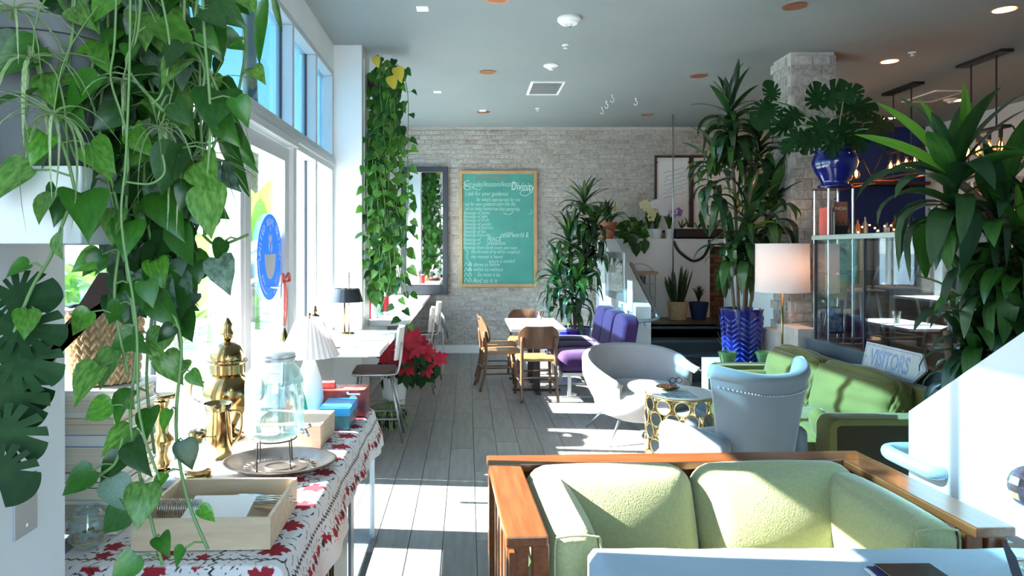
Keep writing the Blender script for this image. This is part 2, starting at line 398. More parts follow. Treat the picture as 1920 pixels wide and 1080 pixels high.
window('window_3', 5.06, 6.52, .84, 2.45, (5.79,), M['glass'])
window('window_4', 7.02, YB, 2.50, 3.35, (8.3, 9.6), M['bglass'])
window('window_5', 7.02, YB, .84, 2.45, (8.3, 9.6), M['glass'])
struct('trim_6', MB().box(XL-.14, XL+.015, 2.12, 6.52, 2.45, 2.505).box(XL-.14, XL+.015, 7.02, YB, 2.45, 2.505), M['frame'], bevel=.006)
struct('trim_7', MB().box(XL-.13, XL+.03, 3.90, 5.06, 2.40, 2.45), M['frame'], bevel=.006)
# glass door with the round shop sticker
dr = sroot('door_1', (XL-.06, 4.46, 0))
struct('jamb', MB().box(XL-.13, XL+.01, 3.90, 3.98, 0, 2.40), M['frame'], dr, bevel=.004)
struct('jamb', MB().box(XL-.13, XL+.01, 4.98, 5.06, 0, 2.40), M['frame'], dr, bevel=.004)
struct('door_stile', MB().box(XL-.09, XL-.02, 3.99, 4.10, .02, 2.38), M['frame'], dr, bevel=.004)
struct('door_stile', MB().box(XL-.09, XL-.02, 4.86, 4.97, .02, 2.38), M['frame'], dr, bevel=.004)
struct('door_rail', MB().box(XL-.09, XL-.02, 4.10, 4.86, 2.28, 2.38), M['frame'], dr, bevel=.004)
struct('door_rail', MB().box(XL-.09, XL-.02, 4.10, 4.86, .02, .22), M['frame'], dr, bevel=.004)
struct('pane', MB().box(XL-.062, XL-.054, 4.10, 4.86, .22, 2.28), M['glass'], dr)
struct('pull_handle', MB().tube([(XL+.05, 4.55, 1.47), (XL+.05, 4.55, .75)], .016, 10).tube([(XL-.05, 4.55, 1.40), (XL+.05, 4.55, 1.40)], .008, 8).tube([(XL-.05, 4.55, .82), (XL+.05, 4.55, .82)], .008, 8), M['chrome'], dr, smooth=40)

def text_mesh(s, size, mt, xf, extrude=.0008, shear=0, name='lettering', align='CENTER', bold=0, sxx=1.0):
    "text as a mesh: lies in the XY plane of matrix xf"
    c = bpy.data.curves.new('txt', 'FONT'); c.body = s; c.size = size; c.extrude = extrude; c.shear = shear; c.align_x = align; c.align_y = 'CENTER'; c.offset = bold; c.resolution_u = 3
    o = bpy.data.objects.new('txt', c); COL.objects.link(o)
    dg = bpy.context.evaluated_depsgraph_get(); me = bpy.data.meshes.new_from_object(o.evaluated_get(dg))
    bpy.data.objects.remove(o); bpy.data.curves.remove(c)
    vs = [tuple(xf @ V((v.co.x*sxx, v.co.y, v.co.z))) for v in me.vertices]; fs = [tuple(p.vertices) for p in me.polygons]
    bpy.data.meshes.remove(me)
    return vs, fs
def basis(o, x, y):
    x = V(x).normalized(); y = V(y).normalized(); z = x.cross(y); m = Matrix((x, y, z)).transposed().to_4x4(); m.translation = V(o); return m
# sticker faces the room (+X); u runs towards the far wall (+Y)
M['stick'] = mat('sticker_blue', (.05,.28,.72), rough=.5, trans=.25); M['stickw'] = mat('sticker_white', (.80,.86,.90), rough=.5, trans=.3)
SY, SZ, SR = 4.60, 1.60, .29
sb = basis((XL-.052, SY, SZ), (0,1,0), (0,0,1))
stk = MB().xf(sb); n_ = 48
stk.prism([(SR*cos(2*pi*k/n_), SR*sin(2*pi*k/n_)) for k in range(n_)], 0, .0012)
so = part('shop_sticker', stk, M['stick'], dr, world=True)
wt = MB().xf(sb)
bowl = [(-.125, .02), (.125, .02)] + [(.125*cos(a)*1.0, .02-.17*sin(a)) for a in [pi*k/20 for k in range(1, 20)]]
wt.prism(list(reversed(bowl)), .0012, .003)
for (lx, ly, la, ls) in ((0,.12,0,.055), (-.022,.07,.45,.045), (.03,.06,-.45,.05), (-.03,.13,.3,.035), (.03,.13,-.35,.035), (0,.19,0,.03)):
    pts = [(lx+ls*(s_*.28*sin(pi*t_)*cos(la) - (t_-.5)*2*sin(la)*.5*1.6*.6), ly+ls*(s_*.28*sin(pi*t_)*sin(la)+(t_-.5)*1.6)) for s_, t_ in [(1,i/6) for i in range(7)]+[(-1,1-i/6) for i in range(1,6)]]
    wt.prism(list(reversed(pts)), .0012, .003)
for a0, a1 in ((pi*1.02, pi*1.40), (pi*1.60, pi*1.98)):
    aa = [a0+(a1-a0)*k/14 for k in range(15)]
    wt.prism([(.262*cos(a), .262*sin(a)) for a in aa]+[(.255*cos(a), .255*sin(a)) for a in reversed(aa)], .0012, .003)
def arc_text(s, rad, a0, a1, size, flip=False):
    for k, ch in enumerate(s):
        if ch == ' ': continue
        a = a0+(a1-a0)*k/(len(s)-1)
        m = T(rad*cos(a), rad*sin(a), .0015) @ Matrix.Rotation(a+(pi/2 if flip else -pi/2), 4, 'Z')
        vs, fs = text_mesh(ch, size, None, m, bold=.001); wt.add(vs, fs)
arc_text('UNITED BOWL NATION', .235, pi*1.0, 0, .064)
arc_text('EST', .215, pi*1.2, pi*1.3, .035, True); arc_text('2014', .215, pi*1.70, pi*1.82, .035, True)
part('sticker_print', wt, M['stickw'], so, world=True)

# ---- raised bar floor, stairs, half walls
struct('trim_8', MB().box(3.02, XR, -1.75, 6.70, 0, PZ).box(3.50, XR, 6.70, 9.33, 0, PZ).box(2.05, XR, 9.33, YB, 0, PZ), M['platform'])
struct('trim_9', MB().box(3.0, 3.02, 3.0, 6.95, 0, PZ+.02), M['trim'])
stair = sroot('trim_10', (2.85, 8.9, 0))
for k in range(4):
    zt = PZ-.15*k; yn = 9.33-.28*k
    struct('stair_step', MB().box(2.235, 3.47, yn-.02, 9.6, zt-.035, zt), M['kerb'] if k else M['step'], stair, bevel=.006)
    struct('stair_riser', MB().box(2.235, 3.47, yn, 9.55, max(0, zt-.15), zt-.036), M['step'], stair)
struct('trim_11', MB().box(3.475, 3.495, 8.3, 9.4, 0, PZ+.12).prism([(8.1,0),(9.5,.78),(9.5,.60),(8.4,0)], 3.462, 3.475, 'x'), M['step'])
# sloping half wall left of the stair
hw = sroot('wall_stair_left', (2.13, 9.4, 0))
XA, XB = 2.04, 2.23
struct('panel', MB().prism([(8.30,0),(YB-.02,0),(YB-.02,1.81),(10.28,1.81),(8.30,.956)], XA, XB, 'x'), M['wall'], hw, bevel=.004)
struct('wall_stair_right', MB().box(3.50, 3.64, 7.15, 9.33, 0, 1.80), M['wall'])
struct('trim_12', MB().box(3.47, 3.52, 9.30, 9.36, PZ, PZ+.25), M['trim'])
lw = sroot('wall_landing', (3.0, 10.7, PZ))
struct('ledge_panel', MB().box(XB, 3.76, 10.60, YB-.02, PZ, 1.82), M['wall'], lw, bevel=.004)
struct('ledge_panel', MB().box(3.76, 4.9, 10.60, YB-.02, 1.70, 1.82), M['wall'], lw)
r_ = random.Random(8)
db = MB().cbox((0,0,0), (.185,.018,.06)).mesh('brick', M['dbrick']); bev(db, .003, 1)
struct('mortar_bed', MB().box(3.76, 4.9, 10.75, 10.85, PZ, 1.70), mat('brown_mortar', (.10,.07,.05), rough=.9), lw)
for i in range(14):
    for j in range(3):
        x = 3.87+j*.2+(.1 if i % 2 else 0)
        link('brick', db, lw, (x-3.0, 10.745-10.7, .05+i*.075))
# brick column
bc = sroot('trim_13', (3.415, 6.95, 0))
struct('column_core', MB().box(3.20, 3.63, 6.76, 7.14, 0, CZ), M['mortar'], bc)
cbs = []
for k in range(8):
    b_ = MB().cbox((0,0,0), (.165,.018,.088)); q_ = random.Random(k); b_.v = [(v[0]+q_.uniform(-.004,.004), v[1]+q_.uniform(-.002,.003), v[2]+q_.uniform(-.003,.003)) for v in b_.v]
    m_ = b_.mesh('brick', M['brick'][k % 4]); bev(m_, .004, 1); cbs.append(m_)
for i in range(35):
    z = .06+i*.102
    off = .0 if i % 2 else .085
    for j in range(3):
        xx = 3.19+.085+off+j*.178-.04
        a_, b_ = max(3.19, xx-.0825), min(3.64, xx+.0825)
        if b_-a_ > .03: o = link('brick', cbs[r_.randrange(8)], bc, ((a_+b_)/2-3.415, 6.752-6.95, z)); o.scale.x = (b_-a_)/.165
    for j in range(2):
        yy = 6.76+.10+(.0 if i % 2 else .06)+j*.178
        link('brick', cbs[r_.randrange(8)], bc, (3.192-3.415, yy-6.95, z), (0,0,pi/2))
# low planter ledge beside the stair foot, kerb and glass fence of the bar
struct('trim_14', MB().box(2.50, 2.99, 6.62, 7.30, 0, .50), M['wall'], bevel=.005)
struct('trim_15', MB().box(2.99, 3.2, 6.60, 6.98, 0, .86).box(3.0, 3.19, 6.2, 6.62, .55, .93), M['mortar'], bevel=.004)
gf = sroot('wall_glass_fence', (3.06, 4.4, PZ))
struct('kerb', MB().box(3.02, 3.12, 1.0, 6.10, PZ, .865), M['kerb'], gf, bevel=.006)
struct('top_rail', MB().box(3.03, 3.09, 1.0, 6.02, 1.735, 1.775), M['steel'], gf, bevel=.004)
for a, b in ((1.0,2.2),(2.22,3.28),(3.3,4.3),(4.32,5.26),(5.28,6.0)):
    struct('pane', MB().box(3.055, 3.065, a, b, .865, 1.735), M['fglass'], gf)
    struct('pane_clip', MB().box(3.05, 3.07, b-.004, b+.014, .865, 1.735), M['charcoal'], gf)
# white stair wall at the right, with its tube handrail
rw = sroot('wall_stair_near', (2.05, 1.2, 0))
struct('panel', MB().prism([(3.02,0),(3.02,.935),(2.39,1.366),(1.35,2.08),(-.6,2.08),(-.6,0)], 1.95, 2.12, 'x'), M['wall'], rw, bevel=.003)
for k in range(4): struct('stair_step', MB().box(2.13, 3.0, 1.4, 3.0-.28*k, .15*k, .15*(k+1)), M['step'], rw)
def smooth_path(pts, n=6):
    pts = [V(p) for p in pts]; out = []
    for i in range(len(pts)-1):
        p0 = pts[max(0,i-1)]; p1 = pts[i]; p2 = pts[i+1]; p3 = pts[min(len(pts)-1,i+2)]
        for k in range(n):
            t = k/n; out.append(.5*((2*p1)+(-p0+p2)*t+(2*p0-5*p1+4*p2-p3)*t*t+(-p0+3*p1-3*p2+p3)*t**3))
    out.append(pts[-1]); return out
struct('handrail', MB().tube(smooth_path([(1.952,2.80,.735),(1.915,2.81,.735),(1.90,2.86,.735),(1.895,3.0,.735),(1.905,3.09,.735),(1.96,3.13,.735),(2.14,3.13,.735),(2.20,3.08,.75),(2.2,2.9,.82),(2.2,2.2,1.30)], 5), .031, 14), M['pink'], rw, smooth=True)
# handrail of the far stair
struct('handrail', MB().tube(smooth_path([(1.98,8.75,.94),(1.96,8.6,.86),(1.97,8.22,.80),(2.10,8.16,.80),(2.27,8.20,.82),(2.30,8.4,.90),(2.30,9.6,1.45)], 5), .022, 12), M['steel'], hw, smooth=True)
struct('rail_bracket', MB().lathe([(.001,0),(.035,0),(.035,.008),(.012,.012),(.012,.03)], 16).v and MB().xf(T(2.135,8.292,.73) @ Matrix.Rotation(pi/2,4,'X')).lathe([(.001,0),(.035,0),(.035,.008),(.012,.012),(.012,.03)], 16), M['steel'], hw, smooth=30)

# ---------------------------------------------------------------- outside
tag(part('street_ground', MB().box(-40, -1.5, -14, 30, -.2, -.02), M['pave']), 'sunlit pale paving outside the windows', 'paving')['kind'] = 'structure'
tag(part('garden_wall', MB().box(-9.2, -9.0, -4, 26, -.02, 1.5), M['stucco']), 'white garden wall across the pavement outside', 'wall')['kind'] = 'structure'
# ---------------------------------------------------------------- furniture
def strip_shell(fn_out, fn_in, nu, nv, closed_ends=True):
    "thick curved panel from two parametric surfaces u,v in 0..1"
    vs = []; fs = []
    for f in (fn_out, fn_in):
        for i in range(nu+1):
            for j in range(nv+1): vs.append(tuple(f(i/nu, j/nv)))
    N = (nu+1)*(nv+1); g = lambda s, i, j: s*N+i*(nv+1)+j
    for i in range(nu):
        for j in range(nv):
            fs.append((g(0,i,j), g(0,i+1,j), g(0,i+1,j+1), g(0,i,j+1))); fs.append((g(1,i,j), g(1,i,j+1), g(1,i+1,j+1), g(1,i+1,j)))
    for i in range(nu):
        fs.append((g(0,i,0), g(1,i,0), g(1,i+1,0), g(0,i+1,0))); fs.append((g(0,i,nv), g(0,i+1,nv), g(1,i+1,nv), g(1,i,nv)))
    for j in range(nv):
        fs.append((g(0,0,j), g(0,0,j+1), g(1,0,j+1), g(1,0,j))); fs.append((g(0,nu,j), g(1,nu,j), g(1,nu,j+1), g(0,nu,j+1)))
    return vs, fs

# --- front sofa: oak frame, sage cushions
S = thing('wooden_frame_sofa', 'oak-framed sofa with pale sage green cushions in the foreground', 'sofa', (.93, 2.60, 0), .045)
W_, D_ = .83, .425
part('back_rail', MB().box(-W_, W_, D_-.125, D_, .715, .75), M['sofawood'], S, bevel=.006)
for s in (-1, 1):
    part('arm_rail', MB().box(*( (-W_, -W_+.135) if s < 0 else (W_-.135, W_) ), -D_, D_-.126, .715, .75), M['sofawoody'], S, bevel=.006)
    xa = s*(W_-.03)
    for y in (-D_+.06, D_-.06): part('leg', MB().cbox((xa-s*.01, y, .357), (.07, .07, .714)), M['sofawoody'], S, bevel=.005)
    part('front_post', MB().cbox((xa-s*.085, -D_+.05, .357), (.055, .04, .714)), M['sofawoody'], S, bevel=.004)
    part('side_rail', MB().cbox((xa, 0, .22), (.03, D_*2-.2, .10)), M['sofawoody'], S, bevel=.004)
    for k in range(5): part('slat', MB().cbox((xa, -.24+.12*k, .492), (.016, .06, .44)), M['sofawoody'], S, bevel=.002)
    part('corbel', MB().prism([(-D_+.0,.70),(-D_-.0,.60),(-D_+.02,.45),(-D_+.03,.45),(-D_+.03,.70)], s*(W_-.02)-.01, s*(W_-.02)+.01, 'x'), M['sofawoody'], S)
part('front_rail', MB().cbox((0, -D_+.04, .22), (1.52, .03, .12)), M['sofawood'], S, bevel=.004)
part('back_panel', MB().cbox((0, D_-.05, .45), (1.5, .03, .52)), M['sofawood'], S)
part('seat_deck', MB().cbox((0, 0, .22), (1.50, .74, .04)), M['sofawood'], S)
for s in (-1, 1):
    part('seat_cushion', MB().cushion((s*.345, -.04, .34), (.68, .74, .18), .05, (0,.01,.025), 12), M['sage'], S, smooth=True)
    m_ = MB().xf(T(s*.345, .185, .565) @ rot(radians(-21))).cushion((0,0,0), (.675, .19, .40), .085, (.006,.055,.012), 14, seed=s*2)
    part('back_cushion', m_, M['sage'], S, smooth=True)
    m_ = MB().xf(T(s*.595, -.095, .575) @ rot(0, radians(s*5))).cushion((0,0,0), (.155, .60, .33), .05, (.035,.0,.015), 14)
    ac = part('arm_cushion', m_, M['sage'], S, smooth=True)
    yy = -.40
    pth = [(s*.595+a, -.388, .575+b) for a, b in ((-.07,-.13),(-.075,.12),(-.05,.155),(.05,.155),(.075,.12),(.07,-.13))]
    part('piping', MB().tube(smooth_path(pth, 4), .004, 6), M['sage'], ac, world=False, smooth=True)
for o in list(S.children):
    if o.name.startswith('arm_cushion'):
        for c in o.children: c.location = c.location - o.location

# --- foreground table under a pale cloth
M['tcloth'] = mat('pale_blue_tablecloth', (.40,.50,.58), (.36,.46,.54), 3, rough=.85, bump=.12, bscale=60)
Tt = thing('cloth_covered_table', 'table with a pale blue-white cloth at the bottom right corner', 'table', (1.04, 1.55, 0))
for sx_ in (-1, 1):
    for sy_ in (-1, 1): part('leg', MB().cbox((sx_*.56, sy_*.42, .36), (.05,.05,.72)), M['dwood'], Tt, bevel=.004)
part('tabletop', MB().cbox((0,0,.732), (1.29,1.02,.02)), M['dwood'], Tt, bevel=.005)
vs = []; fs = []; nx, ny = 46, 36
for j in range(ny+1):
    for i in range(nx+1):
        u = -1.0+2*i/nx; v = -1.0+2*j/ny
        X = u*.83+.03; Y = v*.70
        hx = .66; hy = .53
        ox = max(0, abs(X)-hx); oy = max(0, abs(Y)-hy); o2 = sqrt(ox*ox+oy*oy)
        sx2 = 1 if X > 0 else -1; sy2 = 1 if Y > 0 else -1
        z = .7475 - min(o2, .16)*1.0 if o2 > 0 else .7475
        xx = min(abs(X), hx)*sx2 + (ox/(o2+1e-6))*min(o2,.02)*sx2*(1+.3*sin(20*Y)); yy = min(abs(Y), hy)*sy2 + (oy/(o2+1e-6))*min(o2,.02)*sy2*(1+.3*sin(23*X))
        z += .0012*sin(9*X+3*Y)*(o2 == 0)+.0012*(o2 == 0)
        vs.append((xx, yy, z)); 
for j in range(ny):
    for i in range(nx): fs.append((j*(nx+1)+i, j*(nx+1)+i+1, (j+1)*(nx+1)+i+1, (j+1)*(nx+1)+i))
part('tablecloth', MB().add(vs, fs), M['tcloth'], Tt, smooth=True)

# --- olive velvet sofa facing the windows
S = thing('velvet_sofa', 'olive green velvet sofa with its back to the bar platform', 'sofa', (2.6, 5.2, 0))
def arm_band(y0, y1):
    o_ = [(2.20,.08),(2.20,.56),(2.212,.59),(2.232,.612),(2.265,.62),(2.98,.62)]
    i_ = [(2.98,.578),(2.275,.578),(2.258,.573),(2.248,.56),(2.248,.08)]
    return MB().prism(o_+i_, y0, y1, 'y')
for y0, y1, yp in ((4.15, 4.32, 4.165), (6.08, 6.25, 6.10)):
    a_ = part('arm', arm_band(y0, y1), M['olive'], S, world=True, bevel=.010, seg=3, smooth=50)
    part('arm_panel', MB().box(2.249, 2.975, yp-.008, y1-.02, .09, .577), M['shadep'], S, world=True)
part('back_frame', MB().box(2.84, 2.985, 4.15, 6.25, .08, .765), M['olive'], S, world=True, bevel=.02, seg=3, smooth=50)
part('base', MB().box(2.26, 2.84, 4.33, 6.07, .08, .26), M['olive'], S, world=True, bevel=.01)
for y in (4.25, 6.15):
    for x in (2.26, 2.9): part('foot', MB().lathe([(.018,0),(.026,.08)], 12, (x, y, 0)), M['dwood'], S, world=True)
for k in range(2):
    yc = 4.76+.88*k
    part('seat_cushion', MB().cushion((2.54, yc, .36), (.60, .87, .20), .07, (.02,.01,.03), 14, seed=k, wr=.006), M['olive'], S, world=True, smooth=True)
    m_ = MB().xf(T(2.715, yc+.0, .60) @ rot(0, radians(14), radians(3-6*k))).cushion((0,0,0), (.20, .90, .40), .09, (.06,.0,.04), 22, seed=3+k*2, wr=.009)
    part('back_cushion', m_, M['olive'], S, smooth=True, world=True)
tag(part('round_bolster', MB().xf(T(2.30, 4.46, .52) @ rot(0, pi/2-.2)).lathe([(.001,-.05),(.05,-.048),(.075,-.03),(.085,0),(.075,.03),(.05,.048),(.001,.05)], 24, sx=1.15), M['olive'], smooth=True), 'small round green cushion against the near arm of the velvet sofa', 'cushion')
tag(part('roll_cushion', MB().xf(T(2.50, 5.97, .525) @ rot(0, pi/2)).lathe([(.001,-.26),(.06,-.255),(.072,-.24),(.075,0),(.072,.24),(.06,.255),(.001,.26)], 20), M['olive'], smooth=True), 'long green roll cushion lying along the far arm of the velvet sofa', 'cushion')

# --- VISITORS sign
SG = thing('visitors_sign', 'white wooden arrow sign lettered VISITORS in blue, leaning above the velvet sofa', 'sign', (2.93, 4.72, .768))
sg = basis((2.925, 5.08, .768), (0, -1, 0), (.22, 0, 1))    # x runs toward the viewer, y up the board
M['signw'] = mat('weathered_white_sign', (.62,.62,.58), (.50,.51,.49), 12, rough=.75, bump=.2); M['signb'] = mat('faded_blue_paint', (.22,.30,.52), (.36,.43,.60), 30, rough=.8)
hh = .205; poly = [(0,0),(.585,0),(.685,hh*.5),(.615,hh),(0,hh)]
m_ = MB().xf(sg); m_.prism(poly, -.018, 0); part('board', m_, M['signw'], SG, world=True, bevel=.002)
def inset(p, d):
    c = (sum(a[0] for a in p)/len(p), sum(a[1] for a in p)/len(p)); o = []
    for i in range(len(p)):
        a, b, c2 = V((*p[i-1],0)), V((*p[i],0)), V((*p[(i+1)%len(p)],0))
        n1 = (b-a).normalized(); n2 = (c2-b).normalized(); q1 = V((-n1.y, n1.x, 0)); q2 = V((-n2.y, n2.x, 0)); h = (q1+q2)
        o.append(tuple((b+h*(d/(1+q1.dot(q2)))).xy))
    return o
p1_, p2_ = inset(poly, .012), inset(poly, .019)
m_ = MB().xf(sg)
for i in range(5):
    j = (i+1) % 5; m_.prism([p1_[i], p1_[j], p2_[j], p2_[i]], .0003, .0016)
vs, fs = text_mesh('VISITORS', .165, None, T(.305, .098, .001), bold=.0035, sxx=.66); m_.add(vs, fs)
part('lettering', m_, M['signb'], SG, world=True)
for a, b in ((.03,.10),(.63,.10)): m_ = MB().xf(sg @ T(a, b, 0)).lathe([(.004,0),(.003,.002),(.0005,.0025)], 8); part('nail_head', m_, M['black'], SG, world=True)

# --- grey tub armchair
A = thing('tub_armchair', 'grey velvet tub armchair on thin metal legs in the sun', 'armchair', (1.50, 6.08, 0), .12)
def tub(off, zoff=0):
    def f(u, v):
        a = -.80*pi+1.60*pi*u           # 0 = rear (+Y)
        e = abs(2*u-1)
        top = .735-.25*e**2.2
        z = .22+(top-.22)*v
        R = (.30+.17*min(1, v*1.4)**.7)
        R += .02*v
        return V((R*.98*sin(a)*(1-off), R*.92*cos(a)*(1-off)+.0, z+zoff*(v > .9)))
    return f
vs, fs = strip_shell(tub(0), tub(.16, .0), 40, 12)
part('back_shell', MB().add(vs, fs), M['greyv'], A, smooth=60, bevel=0)
tr = [tuple((tub(.08)(u/40, 1.0))) for u in range(41)]
part('back_roll', MB().tube(tr, .036, 10), M['greyv'], A, smooth=True)
seat = MB().lathe([(.001,.17),(.22,.175),(.33,.22),(.395,.30),(.41,.38),(.39,.43),(.33,.46),(.001,.475)], 40, sx=.98, sy=1.0, cap=False)
seat.v = [(x, y-.06 if y < 0 else y*.85-.06*(1-y), z) for x, y, z in seat.v]
part('seat_cushion', seat, M['greyv'], A, smooth=True)
for sx_ in (-1, 1):
    for sy_ in (-1, 1):
        part('leg', MB().tube([(sx_*.22, sy_*.20, .20), (sx_*.36, sy_*.33, 0)], [.013, .006], 10), M['steel'], A, smooth=True)
tag(part('open_book', MB().xf(T(1.86, 5.72, .70) @ rot(.35, -.5, .5)).box(-.07,.0,-.1,.1,-.006,.006).xf(T(1.86, 5.72, .70) @ rot(.35, .45, .5)).box(0,.07,-.1,.1,-.006,.006), M['paper']), 'open white booklet propped on the right arm of the grey tub armchair', 'book')

# --- blue wing chair, back to the viewer
A = thing('wing_chair', 'dusty blue velvet wing chair with nailhead trim, seen from behind', 'armchair', (1.70, 4.28, 0), .42)
def wing(off):
    def f(u, v):
        s_ = 2*u-1
        z = .28+v*(.60+.06*s_*s_)
        wd = .27+.125*v**1.6
        fold = .20*abs(s_)**3.0
        return V((s_*wd*(1-off*.5), -.30+fold+ off*.35*(1-.35*abs(s_)**3)-.06*v+.0, z))
    return f
vs, fs = strip_shell(wing(0), wing(.25), 30, 16)
part('back', MB().add(vs, fs), M['bluev'], A, smooth=60)
part('top_roll', MB().tube([tuple(wing(.12)(i/30, 1.0)) for i in range(31)], .043, 10), M['bluev'], A, smooth=True)
for i in range(44):
    p = wing(0)(.03+.94*i/43, .875); m_ = MB().xf(T(p)).ball((0,-.004,0), .0058, 5)
    nh = part('nailhead', m_, M['steel'], A, smooth=True)
part('seat_cushion', MB().cushion((0, .06, .37), (.56, .60, .17), .06, (0,.02,.03), 12), M['bluev'], A, smooth=True)
part('seat_base', MB().cushion((0, .04, .235), (.56, .58, .12), .03, (0,0,0), 8), M['bluev'], A, smooth=True)
for s in (-1, 1):
    part('arm', MB().cushion((s*.315, .06, .40), (.11, .56, .30), .05, (.01,.0,.01), 10), M['bluev'], A, smooth=True)
    for y in (-.2, .28): part('leg', MB().tube([(s*.25, y, .20), (s*.27, y+(.02 if y > 0 else -.05), 0)], [.022,.013], 10), M['dwood'], A, smooth=True)

# --- mirrored drum side table
G = thing('mirror_disc_side_table', 'gold drum side table ringed with round mirrors between the armchairs', 'side table', (1.545, 4.95, 0))
R0 = .245; HT = .62
part('tabletop', MB().lathe([(.001,HT-.012),(R0-.004,HT-.012),(R0-.002,HT),(.001,HT)], 48, cap=False), M['white'], G, smooth=30)
for z in (.02, HT-.018): part('hoop', MB().tube([(R0*cos(2*pi*k/48), R0*sin(2*pi*k/48), z) for k in range(48)], .008, 8, closed=True), M['gold'], G, smooth=True)
part('upright', MB().v and None, None) if False else None
for k in range(12):
    a = 2*pi*k/12
    part('upright', MB().tube([(R0*cos(a), R0*sin(a), .02), (R0*cos(a), R0*sin(a), HT-.02)], .0035, 6), M['gold'], G)
rm_ = MB(); rm_.lathe([(.001,0),(.047,0),(.047,.004),(.001,.004)], 24, cap=False); disc = rm_.mesh('mirror_disc', M['mirror'])
ring = MB().tube([(.051*cos(2*pi*k/24), .051*sin(2*pi*k/24), .002) for k in range(24)], .0055, 6, closed=True).mesh('ring', M['gold'], True)
for r_i in range(6):
    for k in range(12):
        a = 2*pi*(k+(.5 if r_i % 2 else 0))/12; z = .07+r_i*.095
        d_ = link('mirror_disc', disc, G, (R0*cos(a), R0*sin(a), z)); d_.rotation_euler = (0, pi/2, a)
        link('ring', ring, d_)
tag(part('picture_card', MB().box(1.38,1.60,4.74,4.98,.6205,.6235), mat('printed_card', (.14,.30,.36), (.55,.60,.58), 18, rough=.4)), 'teal printed card lying on the mirrored drum table', 'card')
m_ = MB().lathe([(.001,0),(.06,.004),(.085,.018),(.083,.022),(.001,.01)], 24, (1.47,5.02,.624), cap=False)
tag(part('trinket_dish', m_, M['brass'], smooth=True), 'shallow dish of trinkets on the mirrored drum table', 'dish')
r_ = random.Random(2)
tr_ = MB()
for k in range(26): a = r_.uniform(0, 6.28); q_ = r_.uniform(0,.06); tr_.ball((1.47+q_*cos(a), 5.02+q_*sin(a), .640+r_.uniform(0,.012)), r_.uniform(.006,.012), 5)
t_ = tag(part('trinkets', tr_, M['copper'], smooth=True), 'small brass trinkets heaped in the shallow dish', 'trinkets'); t_['kind'] = 'stuff'
gl = MB()
for s in (-1, 1): gl.tube([(1.56+s*.026+.021*cos(2*pi*k/20), 5.12+.006*s, .668+.021*sin(2*pi*k/20)) for k in range(20)], .003, 6, closed=True)
gl.tube([(1.556,5.12,.685),(1.564,5.12,.685)], .003, 6).tube([(1.50,5.12,.69),(1.48,5.03,.685),(1.49,5.0,.655)], .0025, 6).tube([(1.62,5.12,.69),(1.63,5.03,.685),(1.63,5.0,.655)], .0025, 6)
tag(part('eyeglasses', gl, M['black'], smooth=True), 'thin-rimmed eyeglasses standing on the mirrored drum table', 'eyeglasses')

# --- purple banquette
B = thing('purple_banquette', 'purple velvet banquette bench with three backs below the stair wall', 'bench', (1.45, 8.33, 0))
for k in range(3):
    yc = 7.75+.58*k
    part('seat_cushion', MB().cushion((1.325, yc, .40), (.62, .565, .20), .07, (.0,.0,.025), 12), M['purple'], B, world=True, smooth=True)
    def bk(off):
        def f(u, v):
            s_ = 2*u-1
            z = .30+v*(.62-.07*abs(s_)**3.5)
            return V((1.62+.10*v+off*.17, yc+s_*.28*(1-.06*v**3), z))
        return f
    vs, fs = strip_shell(bk(0), bk(1), 12, 10); bb = part('backrest', MB().add(vs, fs), M['purple'], B, world=True, smooth=50, bevel=0)
    md = bb.modifiers.new('round', 'BEVEL'); md.width = .035; md.segments = 3; md.limit_method = 'ANGLE'; md.angle_limit = radians(50)
part('bench_frame', MB().box(1.04, 1.85, 7.48, 9.2, .26, .30), M['steel'], B, world=True, bevel=.004)
for y in (7.60, 8.33, 9.06):
    for x in (1.13, 1.75): part('leg', MB().box(x-.02, x+.02, y-.02, y+.02, .02, .26), M['steel'], B, world=True, bevel=.003)
    part('foot_bar', MB().box(1.04, 1.85, y-.02, y+.02, 0, .02), M['steel'], B, world=True, bevel=.003)

# --- dining table and cafe chairs
D = thing('dining_table', 'square white dining table with black pedestals in front of the chalkboard', 'table', (.805, 8.35, 0))
part('tabletop', MB().box(.49, 1.12, 7.75, 8.95, .715, .75), M['laminate'], D, world=True, bevel=.004)
for y in (8.0, 8.7):
    part('pedestal', MB().box(.765,.845,y-.04,y+.04,.02,.715), M['black'], D, world=True, bevel=.004)
    part('pedestal_foot', MB().box(.53,1.08,y-.03,y+.03,0,.02).box(.775,.835,y-.26,y+.26,0,.02), M['black'], D, world=True)
cu = MB().lathe([(.001,0),(.03,0),(.034,.09),(.031,.09),(.027,.005),(.001,.005)], 16, (.88,8.35,.75), cap=False)
U = thing('utensil_jar', 'small jar of utensils on the white dining table', 'jar', (.88, 8.35, .75))
part('jar', cu, M['jar'], U, world=True, smooth=40)
for k in range(6): a = k*1.1; part('utensil', MB().tube([(.88+.015*cos(a), 8.35+.015*sin(a), .757), (.88+.05*cos(a), 8.35+.05*sin(a), .90)], [.004,.008], 6), M['dwood'] if k % 2 else M['cutlery'], U, world=True)
